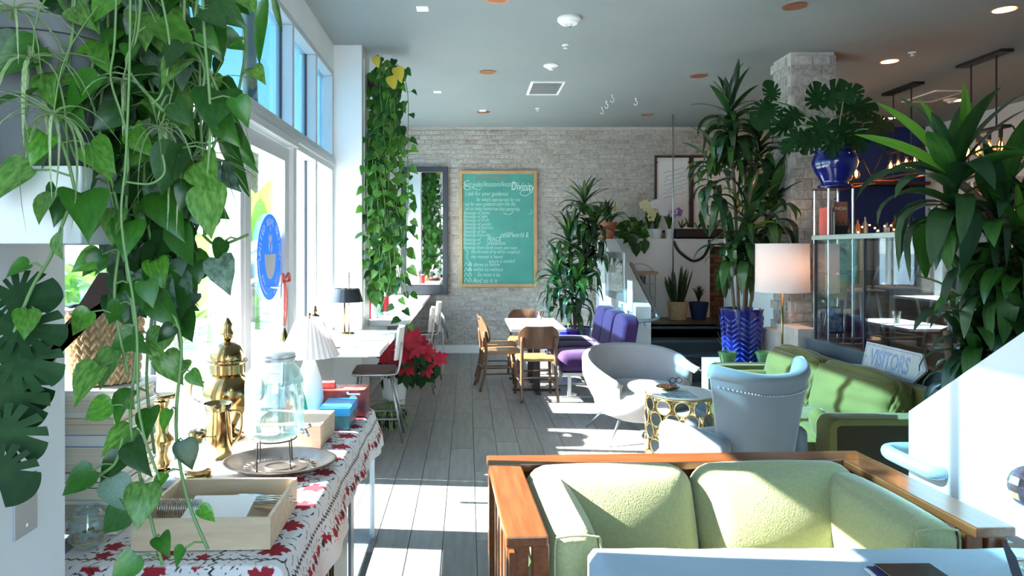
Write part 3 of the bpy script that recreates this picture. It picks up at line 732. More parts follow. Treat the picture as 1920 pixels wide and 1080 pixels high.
def cafe_chair():
    c = thing('cafe_chair', '', 'chair')
    sp = [(-.20,-.20),(-.17,-.215),(.17,-.215),(.20,-.20),(.215,.15),(.19,.20),(.10,.22),(-.10,.22),(-.19,.20),(-.215,.15)]
    part('seat', MB().prism(sp, .43, .462), M['seatwood'], c, bevel=.008, seg=2)
    def bk(off):
        def f(u, v):
            s_ = 2*u-1
            hw_ = .225*(1-.0*v)*sqrt(max(.05, 1-(abs(2*v-.9)/1.35)**2.6))
            x = s_*hw_
            return V((x, -.235-.05*(v)+.055*(x/.22)**2+off*.018, .57+.25*v))
        return f
    vs, fs = strip_shell(bk(0), bk(1), 16, 10); part('backrest', MB().add(vs, fs), M['chairwood'], c, smooth=40)
    for s in (-1, 1):
        part('leg', MB().tube(smooth_path([(s*.20,-.29,0),(s*.19,-.235,.22),(s*.185,-.215,.44),(s*.185,-.235,.70)], 4), [.016]*4+[.019]*9, 8), M['chairwood'], c, smooth=True)
        part('leg', MB().tube([(s*.205,.20,0),(s*.185,.175,.43)], [.014,.020], 8), M['chairwood'], c, smooth=True)
        part('stretcher', MB().tube([(s*.195,-.24,.20),(s*.195,.19,.20)], .010, 8), M['chairwood'], c, smooth=True)
    part('stretcher', MB().tube([(-.19,.185,.26),(.19,.185,.26)], .010, 8), M['chairwood'], c, smooth=True)
    part('stretcher', MB().tube([(-.19,-.235,.26),(.19,-.235,.26)], .010, 8), M['chairwood'], c, smooth=True)
    return c
c0 = cafe_chair()
spots = [(.76, 7.64, .06, 'wooden cafe chair nearest the viewer, back turned, at the white dining table'),
         (.40, 8.16, -pi/2+.15, 'wooden cafe chair in front on the left side of the white dining table'),
         (.40, 8.70, -pi/2+.05, 'wooden cafe chair behind its twin on the left side of the dining table'),
         (.76, 9.22, pi-.1, 'wooden cafe chair at the far end of the dining table, near the brick wall')]
for i, (x, y, rz, lb) in enumerate(spots):
    o = c0 if i == 0 else copy_tree(c0)
    o.location = (x, y, 0); o.rotation_euler.z = rz; o['label'] = lb; o['group'] = 'cafe chairs at the dining table'

# --- window bar tables and steel stools
BT = thing('window_bar_table', 'near white window table holding the black-shaded lamp', 'table', (-.96, 5.8, 0))
part('tabletop', MB().box(-1.279, -.66, 5.13, 6.515, .845, .885), M['laminate'], BT, world=True, bevel=.003)
part('bracket', MB().box(-1.27,-.80,5.5,5.53,.78,.845), M['steel'], BT, world=True); part('bracket', MB().box(-1.27,-.80,6.2,6.23,.78,.845), M['steel'], BT, world=True)
BT = thing('window_counter', 'long white window counter running to the brick wall beyond the column', 'counter', (-.93, 8.9, 0))
part('worktop', MB().box(-1.279, -.60, 7.03, YB-.03, .885, .925), M['laminate'], BT, world=True, bevel=.003)
part('front_edge', MB().box(-1.0, -.60, 6.98, 7.028, .87, .925), M['steel'], BT, world=True)
for y in (7.6, 9.0, 10.4): part('bracket', MB().box(-1.27,-.72,y,y+.03,.80,.885), M['steel'], BT, world=True)
def stool():
    c = thing('bar_stool', '', 'stool')          # sitter faces -X
    sp = [(-.19,-.16),(-.15,-.19),(.12,-.18),(.17,-.15),(.17,.15),(.12,.18),(-.15,.19),(-.19,.16)]
    part('seat', MB().prism(sp, .595, .615), M['dwood'], c, bevel=.006)
    part('seat_frame', MB().tube([(x, y, .583) for x, y in sp], .011, 8, closed=True), M['steel'], c, smooth=True)
    def bk(off):
        def f(u, v):
            s_ = 2*u-1
            return V((.20+.03*v-.04*s_*s_+off*.02, s_*.165*(1-.15*(2*v-1)**2), .70+.28*v))
        return f
    vs, fs = strip_shell(bk(0), bk(1), 12, 8); part('backrest', MB().add(vs, fs), M['white'], c, smooth=40)
    for s in (-1, 1):
        part('leg', MB().tube([(.13,s*.13,.58),(.235,s*.165,0)], .0105, 8), M['steel'], c, smooth=True)
        part('leg', MB().tube([(-.14,s*.14,.58),(-.20,s*.165,0)], .0105, 8), M['steel'], c, smooth=True)
        part('back_post', MB().tube(smooth_path([(-.02,s*.10,.585),(.15,s*.11,.575),(.20,s*.11,.62),(.225,s*.11,.85)], 4), .009, 8), M['steel'], c, smooth=True)
    part('foot_ring', MB().tube([(.19,-.155,.20),(.19,.155,.20),(-.185,.155,.20),(-.185,-.155,.20)], .008, 8, closed=True), M['steel'], c, smooth=True)
    return c
s0 = stool()
for i, (x, y, rz, lb) in enumerate([(-.80, 5.98, .05, 'steel stool with dark seat pulled up to the near window table'),
                                (-.62, 7.95, .0, 'steel stool at the long window counter, nearest the column'),
                                (-.58, 8.75, .1, 'steel stool at the middle of the long window counter')]):
    o = s0 if i == 0 else copy_tree(s0)
    o.location = (x, y, 0); o.rotation_euler.z = rz; o['label'] = lb; o['group'] = 'steel stools along the windows'
tag(part('round_disc', MB().box(-.335,-.325,9.13,9.14,0,.60).box(-.335,-.325,9.26,9.27,0,.60).xf(T(-.33, 9.2, .62) @ rot(0, pi/2-.25, .2)).lathe([(.001,0),(.17,0),(.185,.02),(.18,.024),(.165,.008),(.001,.008)], 28, cap=False), M['steel'], smooth=40), 'round galvanised disc on two thin legs behind the far stool by the brick wall', 'disc')

# --- stools and tables up at the bar
M['birch'] = mat('brown_plywood', (.36,.27,.22), (.30,.22,.18), 4, rough=.5)
def bstool():
    c = thing('high_stool', '', 'stool')        # sitter faces +Y
    part('seat', MB().cushion((0,0,.665), (.40,.38,.03), .014, (0,0,0), 8), M['steel'], c, smooth=True)
    def bk(off):
        def f(u, v):
            s_ = 2*u-1
            return V((s_*(.24-.03*(1-v)), -.21+.04*s_*s_-.05*v+off*.016, .86+.27*v))
        return f
    vs, fs = strip_shell(bk(0), bk(1), 12, 6); part('backrest', MB().add(vs, fs), M['birch'], c, smooth=40)
    for s in (-1, 1):
        part('back_post', MB().tube([(s*.10,-.12,.66),(s*.10,-.23,.90)], .010, 8), M['steel'], c, smooth=True)
        for t in (-1, 1): part('leg', MB().tube([(s*.14,t*.13,.66),(s*.22,t*.21,0)], .013, 8), M['steel'], c, smooth=True)
    part('foot_ring', MB().tube([(-.205,-.195,.18),(.205,-.195,.18),(.205,.195,.18),(-.205,.195,.18)], .008, 8, closed=True), M['steel'], c, smooth=True)
    return c
b0 = bstool()
for i, (x, y, rz, lb) in enumerate([(3.67, 6.50, .0, 'high steel stool with brown plywood back nearest the chrome bookcase'),
        (4.32, 6.95, .2, 'second high steel stool behind the glass fence'), (4.35, 6.05, -.1, 'high steel stool behind the round white bar table')]):
    o = b0 if i == 0 else copy_tree(b0)
    o.location = (x, y, PZ); o.rotation_euler.z = rz; o['label'] = lb; o['group'] = 'stools on the bar platform'
RT = thing('round_bar_table', 'small round white table seen through the glass fence', 'table', (3.85, 4.75, PZ))
part('tabletop', MB().lathe([(.001,.56),(.27,.56),(.275,.57),(.27,.58),(.001,.58)], 32, cap=False), M['white'], RT, smooth=30)
part('stem', MB().lathe([(.03,.02),(.03,.56)], 16), M['steel'], RT, smooth=40); part('foot', MB().lathe([(.18,0),(.18,.01),(.03,.02)], 24), M['steel'], RT, smooth=30)
BC = thing('bar_counter', 'long dark bar counter with a pale worktop behind the glass fence', 'counter', (5.9, 8.9, PZ))
part('counter_front', MB().box(4.85, 6.9, 8.6, 9.1, PZ, 1.80), M['dwood'], BC, world=True)
part('worktop', MB().box(4.8, 7.0, 8.5, 9.2, 1.80, 1.85), M['steel'], BC, world=True, bevel=.004)
BC = thing('back_bar_cabinet', 'dark back bar cabinet against the navy wall', 'cabinet', (5.7, 10.6, PZ))
part('body', MB().box(4.95, 7.1, 10.35, 10.88, PZ, 1.55), M['dwood'], BC, world=True); part('worktop', MB().box(4.9,7.15,10.3,10.88,1.55,1.60), M['steel'], BC, world=True)
for k in range(4): part('door', MB().box(5.0+k*.53,5.48+k*.53,10.33,10.35,PZ+.06,1.5), M['chairwood'], BC, world=True, bevel=.003)
sh = thing('wall_shelf', 'long dark shelf across the navy wall', 'shelf', (6.0, 10.75, 2.66))
part('board', MB().box(4.95, 7.2, 10.62, 10.88, 2.66, 2.71), M['dwood'], sh, world=True)
for x in (5.3, 6.9): part('bracket', MB().box(x, x+.03, 10.66, 10.88, 2.56, 2.66), M['black'], sh, world=True)
r_ = random.Random(12)
bt_l = ['clear glass', 'amber', 'dark green', 'silver-capped', 'squat brown']
bm_ = [M['amber'], M['ggreen'], M['jar'], M['copper'], M['steel']]
for k in range(16):
    x = 4.95+k*.105; h = r_.uniform(.13,.26); rr = r_.uniform(.025,.038); y = 8.85+r_.uniform(-.12,.12)
    bo = thing('bottle', f'{["first","second","third","fourth","fifth","sixth","seventh","eighth","ninth","tenth","eleventh","twelfth","thirteenth","fourteenth","fifteenth","last"][k]} bottle from the left on the bar counter', 'bottle', (x, y, 1.85), 0, 'bottles on the bar counter')
    part('glass_body', MB().lathe([(rr*.95,0),(rr,.01),(rr,h*.6),(rr*.35,h*.78),(rr*.33,h)], 14), bm_[r_.randrange(5)], bo, smooth=40)
    part('cap', MB().lathe([(rr*.36,h),(rr*.36,h+.02)], 10), M['black'], bo)
FL = thing('fairy_light_string', 'string of tiny warm fairy lights draped along the bar counter', 'string lights', (5.9, 8.62, 1.85))
fp_ = [V((4.92+k*.066, 8.60+.03*sin(k*1.9), 1.862+.09*abs(sin(k*2.3)))) for k in range(26)]
part('wire', MB().tube([V((4.90,8.62,1.853))]+fp_+[V((6.7,8.62,1.853))], .002, 4), M['black'], FL, world=True)
for p_ in fp_: part('light', MB().ball(p_+V((0,0,.006)), .011, 5), M['fairy'], FL, world=True)
# tins on two short shelves of the right wall
for (y0, y1, z, n0) in ((8.9, 9.9, 2.06, 7), (8.9, 9.9, 2.36, 7), (10.0, 10.6, 2.05, 4)):
    s_ = thing('tin_shelf', {2.06:'lower shelf of tins on the right wall', 2.36:'upper shelf of tins on the right wall', 2.05:'short tin shelf near the corner of the right wall'}[z], 'shelf', (XR-.11, (y0+y1)/2, z))
    part('board', MB().box(XR-.22, XR-.002, y0, y1, z, z+.03), M['dwood'], s_, world=True); part('bracket', MB().box(XR-.2,XR-.002,y0+.1,y0+.13,z-.1,z), M['black'], s_, world=True)
    for k in range(n0):
        y = y0+.08+k*(y1-y0-.12)/(n0-1); ord_ = ['first','second','third','fourth','fifth','sixth','seventh'][k]
        where = {2.06:'lower', 2.36:'upper', 2.05:'short corner'}[z]
        tn = thing('storage_tin', f'{ord_} tin from the near end of the {where} tin shelf', 'tin', (XR-.11, y, z+.03), 0, 'tins on the right wall')
        part('tin_body', MB().lathe([(.05,0),(.05,.19)], 18), [M['steel'], M['white'], M['cobalt'], M['steel'], M['copper']][k % 5], tn, smooth=40)
        part('lid', MB().lathe([(.052,.19),(.052,.22),(.001,.225)], 18), M['steel'], tn, smooth=40)

# --- chrome bookcase with books and the blue pot
K = thing('chrome_bookcase', 'narrow chrome and glass bookcase at the end of the glass fence', 'bookcase', (3.27, 6.06, PZ))
kx0, kx1, ky0, ky1 = 3.135, 3.345, 5.93, 6.17
for x in (kx0, kx1):
    for y in (ky0, ky1): part('post', MB().tube([(x, y, PZ), (x, y, 2.19)], .011, 12), M['chrome'], K, world=True, smooth=40)
shz = [.90, 1.22, 1.44, 1.76, 2.19]
for z in shz: part('glass_shelf', MB().box(kx0-.02, kx1+.02, ky0-.02, ky1+.02, z-.008, z), M['fglass'] if z < 2 else M['dwood'], K, world=True, bevel=.002)
bcol = [(.55,.10,.08),(.75,.72,.66),(.08,.08,.10),(.70,.68,.60),(.28,.30,.10),(.12,.20,.35),(.62,.60,.55)]
bmats = [mat('book_cover', c, rough=.5) for c in bcol]
def book(name, lb, x0, x1, y0, y1, z0, z1, cm, spine='x0', group=None):
    b = thing('book', lb, 'book', ((x0+x1)/2, (y0+y1)/2, z0), 0, group)
    t = .003
    cov = MB()
    if spine in ('x0', 'flat'):
        pass
    if z1-z0 > (x1-x0) and z1-z0 > (y1-y0)*.6:     # standing, thickness along x
        cov.box(x0, x0+t, y0, y1, z0, z1).box(x1-t, x1, y0, y1, z0, z1).box(x0, x1, y0, y0+t, z0, z1)
        pg = MB().box(x0+t, x1-t, y0+t, y1-.006, z0+.004, z1-.004)
    else:                                           # lying flat
        cov.box(x0, x1, y0, y1, z0, z0+t).box(x0, x1, y0, y1, z1-t, z1).box(x0, x0+t, y0, y1, z0, z1)
        pg = MB().box(x0+t, x1-.006, y0+.004, y1-.004, z0+t, z1-t)
    part('cover', cov, cm, b, world=True); part('pages', pg, M['page'], b, world=True)
    return b
# upright books, left half of the top shelf
bw = [.018,.014,.022]
x = 3.15
for k, t_ in enumerate(bw):
    book('book', ['thin red-topped book leaning beside the INDIA book', 'thin white book between the red one and the grey one', 'pale grey book touching the INDIA book'][k], x, x+t_, 5.96, 6.12, 1.765, 2.02-.02*k, bmats[[0,1,3][k]], group='books in the chrome bookcase'); x += t_+.002
ib = thing('book', 'large dark orange cover lettered INDIA facing out in the chrome bookcase', 'book', (3.28, 6.0, 1.76))
M['indiac'] = mat('sunset_cover', (.42,.16,.09), (.20,.05,.03), 2.5, rough=.35)
part('cover', MB().box(3.212, 3.335, 5.99, 6.01, 1.763, 2.07), M['indiac'], ib, world=True)
m_ = MB().box(3.212,3.335,5.9885,5.99,1.763,1.86); 
for k in range(5): m_.box(3.222+k*.022, 3.230+k*.022, 5.9885, 5.99, 1.86, 1.88+.02*(k % 2))
part('cover_silhouette', m_, M['black'], ib, world=True)
vs, fs = text_mesh('INDIA', .040, None, basis((3.273, 5.9885, 2.01), (1,0,0), (0,0,1))); part('lettering', MB().add(vs, fs), M['paper'], ib, world=True)
tag(part('green_folder', MB().box(3.155, 3.33, 6.0, 6.03, 1.225, 1.43), mat('olive_folder', (.33,.35,.12), rough=.5), bevel=.002), 'olive green folder facing out on a lower shelf of the bookcase', 'folder')
tag(part('grey_folder', MB().box(3.155, 3.33, 6.0, 6.03, 1.445, 1.70), mat('grey_folder', (.30,.33,.30), rough=.5), bevel=.002), 'grey green folder facing out on the middle shelf of the bookcase', 'folder')
pf = thing('framed_picture', 'small dark framed picture leaning on the lowest shelf of the bookcase', 'picture', (3.24, 6.02, .90))
m_ = MB().xf(T(3.24, 6.02, 1.03) @ rot(-.15)); m_.box(-.07,.07,0,.012,-.12,.12); part('picture_frame', m_, M['black'], pf, world=True, bevel=.002)
m_ = MB().xf(T(3.24, 6.02, 1.03) @ rot(-.15)); m_.box(-.055,.055,-.002,0,-.10,.10); part('print', m_, mat('blue_print', (.03,.08,.25), (.35,.40,.45), 30, rough=.3), pf, world=True)

# --- floor lamp
L = thing('floor_lamp', 'brass floor lamp with a white drum shade behind the velvet sofa', 'lamp', (2.93, 6.36, 0))
part('base', MB().lathe([(.001,0),(.065,0),(.065,.012),(.02,.02),(.001,.02)], 32, cap=False), M['brass'], L, smooth=30)
part('pole', MB().tube([(0,0,.02),(0,0,1.62)], .010, 12), M['brass'], L, smooth=True)
Zl = 6.42; part('lamp_shade', MB().lathe([(.235,1.255),(.232,1.705),(.229,1.705),(.232,1.255)], 48, cap=False), M['shade'], L, smooth=40)
for z in (1.257, 1.703): part('trim_ring', MB().tube([(.235*cos(2*pi*k/48), .235*sin(2*pi*k/48), z) for k in range(48)], .003, 6, closed=True), M['paper'], L, smooth=True)
part('spider_fitting', MB().tube([(-.23,0,1.60),(.23,0,1.60)], .003, 6).tube([(0,-.23,1.60),(0,.23,1.60)], .003, 6), M['steel'], L)
part('light_bulb', MB().ball((0,0,1.50), .03, 8), mat('lit_bulb', (1,.62,.38), emit=9), L, smooth=True)
L.location.z = 0
bl = lamp('POINT', 'lamp_glow', (2.96, 6.31, 1.5), 5, (1,.6,.4), shadow_soft_size=.03)
# ---------------------------------------------------------------- plants
def leaf_mesh(name, outline, mt, fold=.18, droop=.25, cup=.0):
    "outline: half outline [(t along, half width)], base at origin, tip at +X (length 1), up +Z"
    vs = []; fs = []
    for t, wd in outline:
        z = -droop*t*t
        vs += [(t, -wd, z+fold*wd), (t, 0, z), (t, wd, z+fold*wd)]
    for i in range(len(outline)-1):
        a = i*3
        fs += [(a,a+3,a+4,a+1), (a+1,a+4,a+5,a+2)]
    me = MB().add(vs, fs).mesh(name, mt, True); return me
HEART = [(-.10,.16),(-.06,.30),(.06,.40),(.22,.42),(.42,.37),(.62,.26),(.80,.13),(.93,.04),(1.0,.0)]
OVAL = [(0,.03),(.12,.22),(.3,.34),(.5,.35),(.7,.27),(.88,.12),(1,.0)]
POTHOS = []
for k, m_ in enumerate(M['leafp']):
    for dr_, fo in ((.18,.25),(.40,.45)):
        me = leaf_mesh('leaf', HEART, m_, fo, dr_); 
        v0 = me.vertices; v0[1].co.x += .10      # notch where the stem joins
        POTHOS.append(me)
SILVER = [leaf_mesh('leaf', HEART, M['leafs'], .2, .2)]
YELLOW = [leaf_mesh('leaf', HEART, M['yellowleaf'], .3, .3)]
def orient(d, nrm):
    d = V(d).normalized(); nrm = V(nrm); y = nrm.cross(d)
    if y.length < 1e-4: y = V((0,1,0)).cross(d)
    y.normalize(); z = d.cross(y); return Matrix((d, y, z)).transposed().to_euler()
def put_leaf(me, parent, base, d, nrm, size, name='leaf'):
    o = bpy.data.objects.new(name, me); COL.objects.link(o); o.parent = parent
    o.location = V(base)-parent.location; o.rotation_euler = orient(d, nrm); o.scale = (size,)*3
    return o
def strand(root, pts, rnd, size=.09, step=.07, kinds=None, face=(0,-1,0), stemr=.003, budget=None, vines=None, spread=.7, density=1.0):
    "a hanging vine through world points with leaves on short stalks"
    pa = smooth_path(pts, 5); vines.tube(pa, stemr, 5)
    acc = rnd.random()*step; side = 1
    for i in range(1, len(pa)):
        seg = pa[i]-pa[i-1]; L = seg.length; acc += L
        while acc > step:
            acc -= step; side = -side
            if rnd.random() > density: continue
            p = pa[i]; a = rnd.uniform(-1.2, 1.2)
            out = V((side*cos(a)*.9, -abs(sin(a))*1.0-.1, rnd.uniform(-.2,.5))).normalized()
            q = p+out*size*rnd.uniform(.25,.75)
            d = (out*spread+V((rnd.uniform(-.3,.3), rnd.uniform(-.3,.2), -rnd.uniform(.4,1.3)))).normalized()
            nrm = (V(face)+V((rnd.uniform(-.7,.7), rnd.uniform(-.3,.3), rnd.uniform(.1,1.0)))).normalized()
            s_ = size*rnd.uniform(.65, 1.2)
            if budget is not None and budget[0] <= 0: return
            if budget is not None: budget[0] -= 1
            vines.tube([p, (p+q)/2+V((0,0,.006)), q], stemr*.6, 4, cap=False)
            put_leaf(rnd.choice(kinds or POTHOS), root, q, d, nrm, s_)

def pot_thing(name, label, c, r0, r1, h, mt, group=None, cat='potted plant', soil=True, rim=.0):
    t = thing(name, label, cat, c, 0, group)
    pr = [(.001,0),(r0,0),(r1,h-.02),(r1+rim,h-.02),(r1+rim,h),(r1-.008,h),(r1-.012,h-.03)]
    part('pot', MB().lathe(pr, 28, cap=False), mt, t, smooth=40)
    if soil: part('soil', MB().lathe([(.001,h-.03),(r1-.011,h-.028)], 20, cap=False), M['soil'], t)
    return t
# --- the big hanging pothos in the foreground
rnd = random.Random(11)
F = thing('hanging_pothos', 'mass of trailing green pothos vines filling the upper left foreground', 'hanging plant', (-.81, 1.33, 1.80))
part('pot', MB().lathe([(.001,0),(.085,0),(.125,.24),(.135,.24),(.135,.27),(.12,.27),(.115,.24)], 30, cap=False), M['gpot'], F, smooth=40)
part('soil', MB().lathe([(.001,.235),(.114,.235)], 20, cap=False), M['soil'], F)
vn = MB(); bud = [292]
# long strands: (list of photo pixels, distance)
def S_(pts): return [P(x, y, z) for x, y, z in pts]
long_ = [
 ([(250,30,1.35),(235,160,1.28),(240,300,1.25),(235,470,1.24),(255,640,1.24),(245,800,1.23),(280,960,1.2),(305,1060,1.18)], .062, .046),
 ([(290,20,1.4),(285,180,1.34),(270,350,1.33),(290,520,1.32),(275,700,1.30),(290,850,1.28)], .060, .050),
 ([(200,40,1.3),(170,150,1.25),(195,280,1.25),(225,420,1.24),(215,560,1.24),(240,700,1.22)], .064, .052),
 ([(330,30,1.45),(335,150,1.4),(325,290,1.38),(340,430,1.38),(330,560,1.36),(345,700,1.35)], .055, .055),
 ([(120,90,1.25),(100,200,1.2),(130,310,1.18),(150,400,1.18)], .085, .060),
 ([(360,0,1.5),(375,120,1.45),(370,260,1.42),(395,400,1.42)], .058, .050),
 ([(160,330,1.22),(125,400,1.18),(95,480,1.15),(60,540,1.12),(20,640,1.1)], .055, .07),
 ([(310,560,1.28),(340,640,1.27),(330,800,1.24),(350,930,1.2),(390,1030,1.18)], .045, .065),
 ([(230,820,1.2),(215,870,1.2),(170,900,1.2)], .06, .05),
 ([(340,-60,1.4),(420,-20,1.4),(460,60,1.42),(450,160,1.42),(430,230,1.42)], .065, .085),
 ([(380,440,1.4),(410,460,1.4),(465,440,1.38)], .05, .085),
]
for pts, sz, st in long_:
    strand(F, S_(pts), rnd, sz, st, POTHOS if sz > .06 else POTHOS+SILVER, vines=vn, budget=bud)
# dense upper mass
for k in range(20):
    x0 = 60+rnd.random()*340; z0 = 1.25+rnd.random()*.25
    y1 = 200+rnd.random()*330
    pts = [(x0, -80, z0), (x0+rnd.uniform(-30,30), 60, z0-.04), (x0+rnd.uniform(-45,45), y1*.6, z0-.05), (x0+rnd.uniform(-40,40), y1, z0-.05)]
    strand(F, S_(pts), rnd, rnd.choice((.05,.06,.075,.10)), .085, POTHOS*3+SILVER*3, vines=vn, budget=bud)
def add_leaf_geo(mb, base, d, nrm, s):
    m = orient(d, nrm).to_matrix().to_4x4(); m = Matrix.Translation(V(base)) @ m @ Matrix.Scale(s, 4)
    O = [(-.10,.18),(.0,.38),(.22,.42),(.5,.33),(.8,.13),(1,0)]
    mb.add([m @ V(p) for t, wd in O for p in ((t,-wd,.25*wd-.25*t*t),(t+(.1 if t < 0 else 0),0,-.25*t*t),(t,wd,.25*wd-.25*t*t))], [f for i in range(5) for f in ((i*3,i*3+3,i*3+4,i*3+1),(i*3+1,i*3+4,i*3+5,i*3+2))])
fm_ = [MB() for _ in range(3)]
for k in range(520):
    py = rnd.uniform(-60, 560); px = rnd.gauss(250, 75)
    if py > 330: px = rnd.gauss(285, 45)
    px = max(90, min(415, px)); Z = rnd.uniform(1.30, 1.58)
    add_leaf_geo(fm_[k % 3], P(px, py, Z), (rnd.uniform(-.7,.7), rnd.uniform(-.4,.4), -rnd.uniform(.3,1.2)), (rnd.uniform(-.8,.8),-1,rnd.uniform(0,.9)), rnd.uniform(.045,.085))
fa_ = MB(); mi = []
for i, q in enumerate(fm_):
    n0 = len(fa_.f); fa_.add(q.v, q.f); mi += [i]*(len(fa_.f)-n0)
o = part('inner_leaves', fa_, [M['leafp'][0], M['leafp'][2], M['leafs']], F, world=True, smooth=True); o.data.polygons.foreach_set('material_index', mi); o['kind'] = 'stuff'
part('vine', vn, M['vine'], F, world=True, smooth=True)
# strap leaves of the upper right edge
STRAP = [leaf_mesh('long_leaf', [(0,.02),(.15,.08),(.4,.11),(.7,.08),(.9,.035),(1,0)], M['leafp'][k], .3, .35) for k in (0,2)]
for px, py, Z, d, s_ in ((500,-10,1.35,(-.25,0,-1),.13),(512,-10,1.4,(.2,0,-1),.07),(405,180,1.4,(.55,0,-1),.15),(395,230,1.38,(.9,0,-.9),.13),(410,215,1.38,(.3,0,-1),.17)):
    put_leaf(STRAP[0], F, P(px,py,Z), d, (0,-1,.3), s_, 'long_leaf')
# spider plant hanging with it
SPI = []
for k, (dp, ben) in enumerate(((.6,.5),(1.3,.3),(2.0,.1))):
    vs = []; fs = []
    for i in range(8):
        t = i/7; x = t*(1-.25*dp*t*.6); z = .55*t*(1-.3*dp)-dp*.75*t*t; wd = .028*(1-t)**.5+.003
        vs += [(x,-wd,z+wd*.6),(x,0,z),(x,wd,z+wd*.6)]
        if i: a = (i-1)*3; fs += [(a,a+3,a+4,a+1),(a+1,a+4,a+5,a+2)]
    SPI.append(MB().add(vs, fs).mesh('blade', M['spider'], True))
def spider(root, c, n, L, rnd):
    for k in range(n):
        a = rnd.uniform(0, 2*pi); o = bpy.data.objects.new('blade', rnd.choice(SPI)); COL.objects.link(o); o.parent = root
        o.location = V(c)-root.location; o.rotation_euler = (0, rnd.uniform(-.3,.5), a); s_ = L*rnd.uniform(.6,1.15); o.scale = (s_, s_, s_)
SPT = thing('hanging_spider_plant', 'pale striped spider plant rosettes dangling among the foreground pothos vines', 'hanging plant', P(240,-60,1.3))
rr_ = MB()
for x, y, Z, n, L in ((60,110,1.15,16,.15),(100,215,1.12,16,.15),(25,20,1.15,12,.14),(300,240,1.2,12,.12),(360,300,1.3,20,.14),(330,190,1.3,12,.12),(230,150,1.2,8,.12),(400,150,1.35,10,.10)):
    c = P(x, y, Z); spider(SPT, c, n, L, rnd); rr_.tube(smooth_path([c, c+V((.01,.03,.12)), P(240,-60,1.3)], 4), .0015, 5)
for pts in ([(220,-60,1.22),(215,80,1.2),(208,150,1.19),(235,240,1.18),(240,330,1.18),(230,350,1.17)], [(290,-60,1.2),(318,80,1.18),(305,170,1.18),(285,195,1.17)], [(245,-60,1.16),(243,120,1.15),(236,300,1.14),(228,420,1.14),(255,600,1.14),(262,780,1.13),(300,900,1.12)], [(232,340,1.17),(280,345,1.17),(308,325,1.17),(305,290,1.17)]):
    rr_.tube(smooth_path(S_(pts), 5), .0022, 6)
part('runner', rr_, M['vine'], SPT, world=True, smooth=True)
# second grey hanging pot above the frame that feeds the mass is out of view; shelf and brace under the visible one
struct('trim_16', MB().box(-.955, -.68, 1.20, 1.60, 1.66, 1.798), M['wall'], bevel=.004)
struct('trim_17', MB().prism([(-.95,1.36),(-.95,1.43),(-.70,1.60),(-.80,1.60)], 1.48, 1.53, 'y'), M['dwood'])

# --- dark monstera at the lower left edge
def monstera_mesh(name, mt, seed, cuts=5):
    r_ = random.Random(seed); pts = []
    n = 72
    for k in range(n+1):
        a = -pi+2*pi*k/n
        R = .62*(1+.18*cos(a))*(1-.25*max(0, cos(a-pi))**6)
        ph = (abs(a)-.35)/(pi-.75)*cuts
        if .1 < ph < cuts-.1 and (ph % 1) < .20: R *= .5
        pts.append((.35+R*cos(a)*.95, R*sin(a)*.85))
    vs = [(.0,0,0)]+[(x, y, -.30*x*x+.22*abs(y)-.25*y*y) for x, y in pts[:-1]]
    mid = [(.35, 0, 0)]
    vs = [(.35,0,-.035)]+vs[1:]
    fs = [(0, 1+k, 1+(k+1) % n) for k in range(n)]
    return MB().add(vs, fs).mesh(name, mt, True)
MON = [monstera_mesh('leaf', M['leafm'], k, c) for k, c in enumerate((5,4,6))]
N_ = thing('monstera', 'dark split-leaf monstera reaching in at the lower left edge', 'potted plant', (-.86, .98, .75))
part('pot', MB().lathe([(.001,0),(.08,0),(.10,.16),(.092,.16),(.088,.14)], 24, cap=False), M['dpot'], N_, smooth=40)
part('soil', MB().lathe([(.001,.13),(.089,.13)], 16, cap=False), M['soil'], N_)
st = MB()
for x, y, Z, d, s_ in ((0,560,1.12,(1,0,.15),.085),(-8,610,1.1,(1,.1,-.1),.095),(-5,660,1.1,(1,0,-.35),.095),(-20,710,1.12,(.8,0,-.8),.10),(-25,790,1.08,(.8,0,-.5),.09),(-30,860,1.05,(.7,0,-.6),.085),(15,690,1.15,(.6,.1,-.9),.085)):
    c = P(x, y, Z); put_leaf(MON[int(s_*100) % 3], N_, c, d, (.1,-1,.5), s_)
    st.tube(smooth_path([N_.location+V((0,0,.13)), (N_.location+c)/2+V((-.02,0,.08)), c], 4), .004, 6)
part('leaf_stalk', st, M['vine'], N_, world=True, smooth=True)
struct('trim_18', MB().box(-.955, -.74, .86, 1.10, .60, .749), M['wall'])

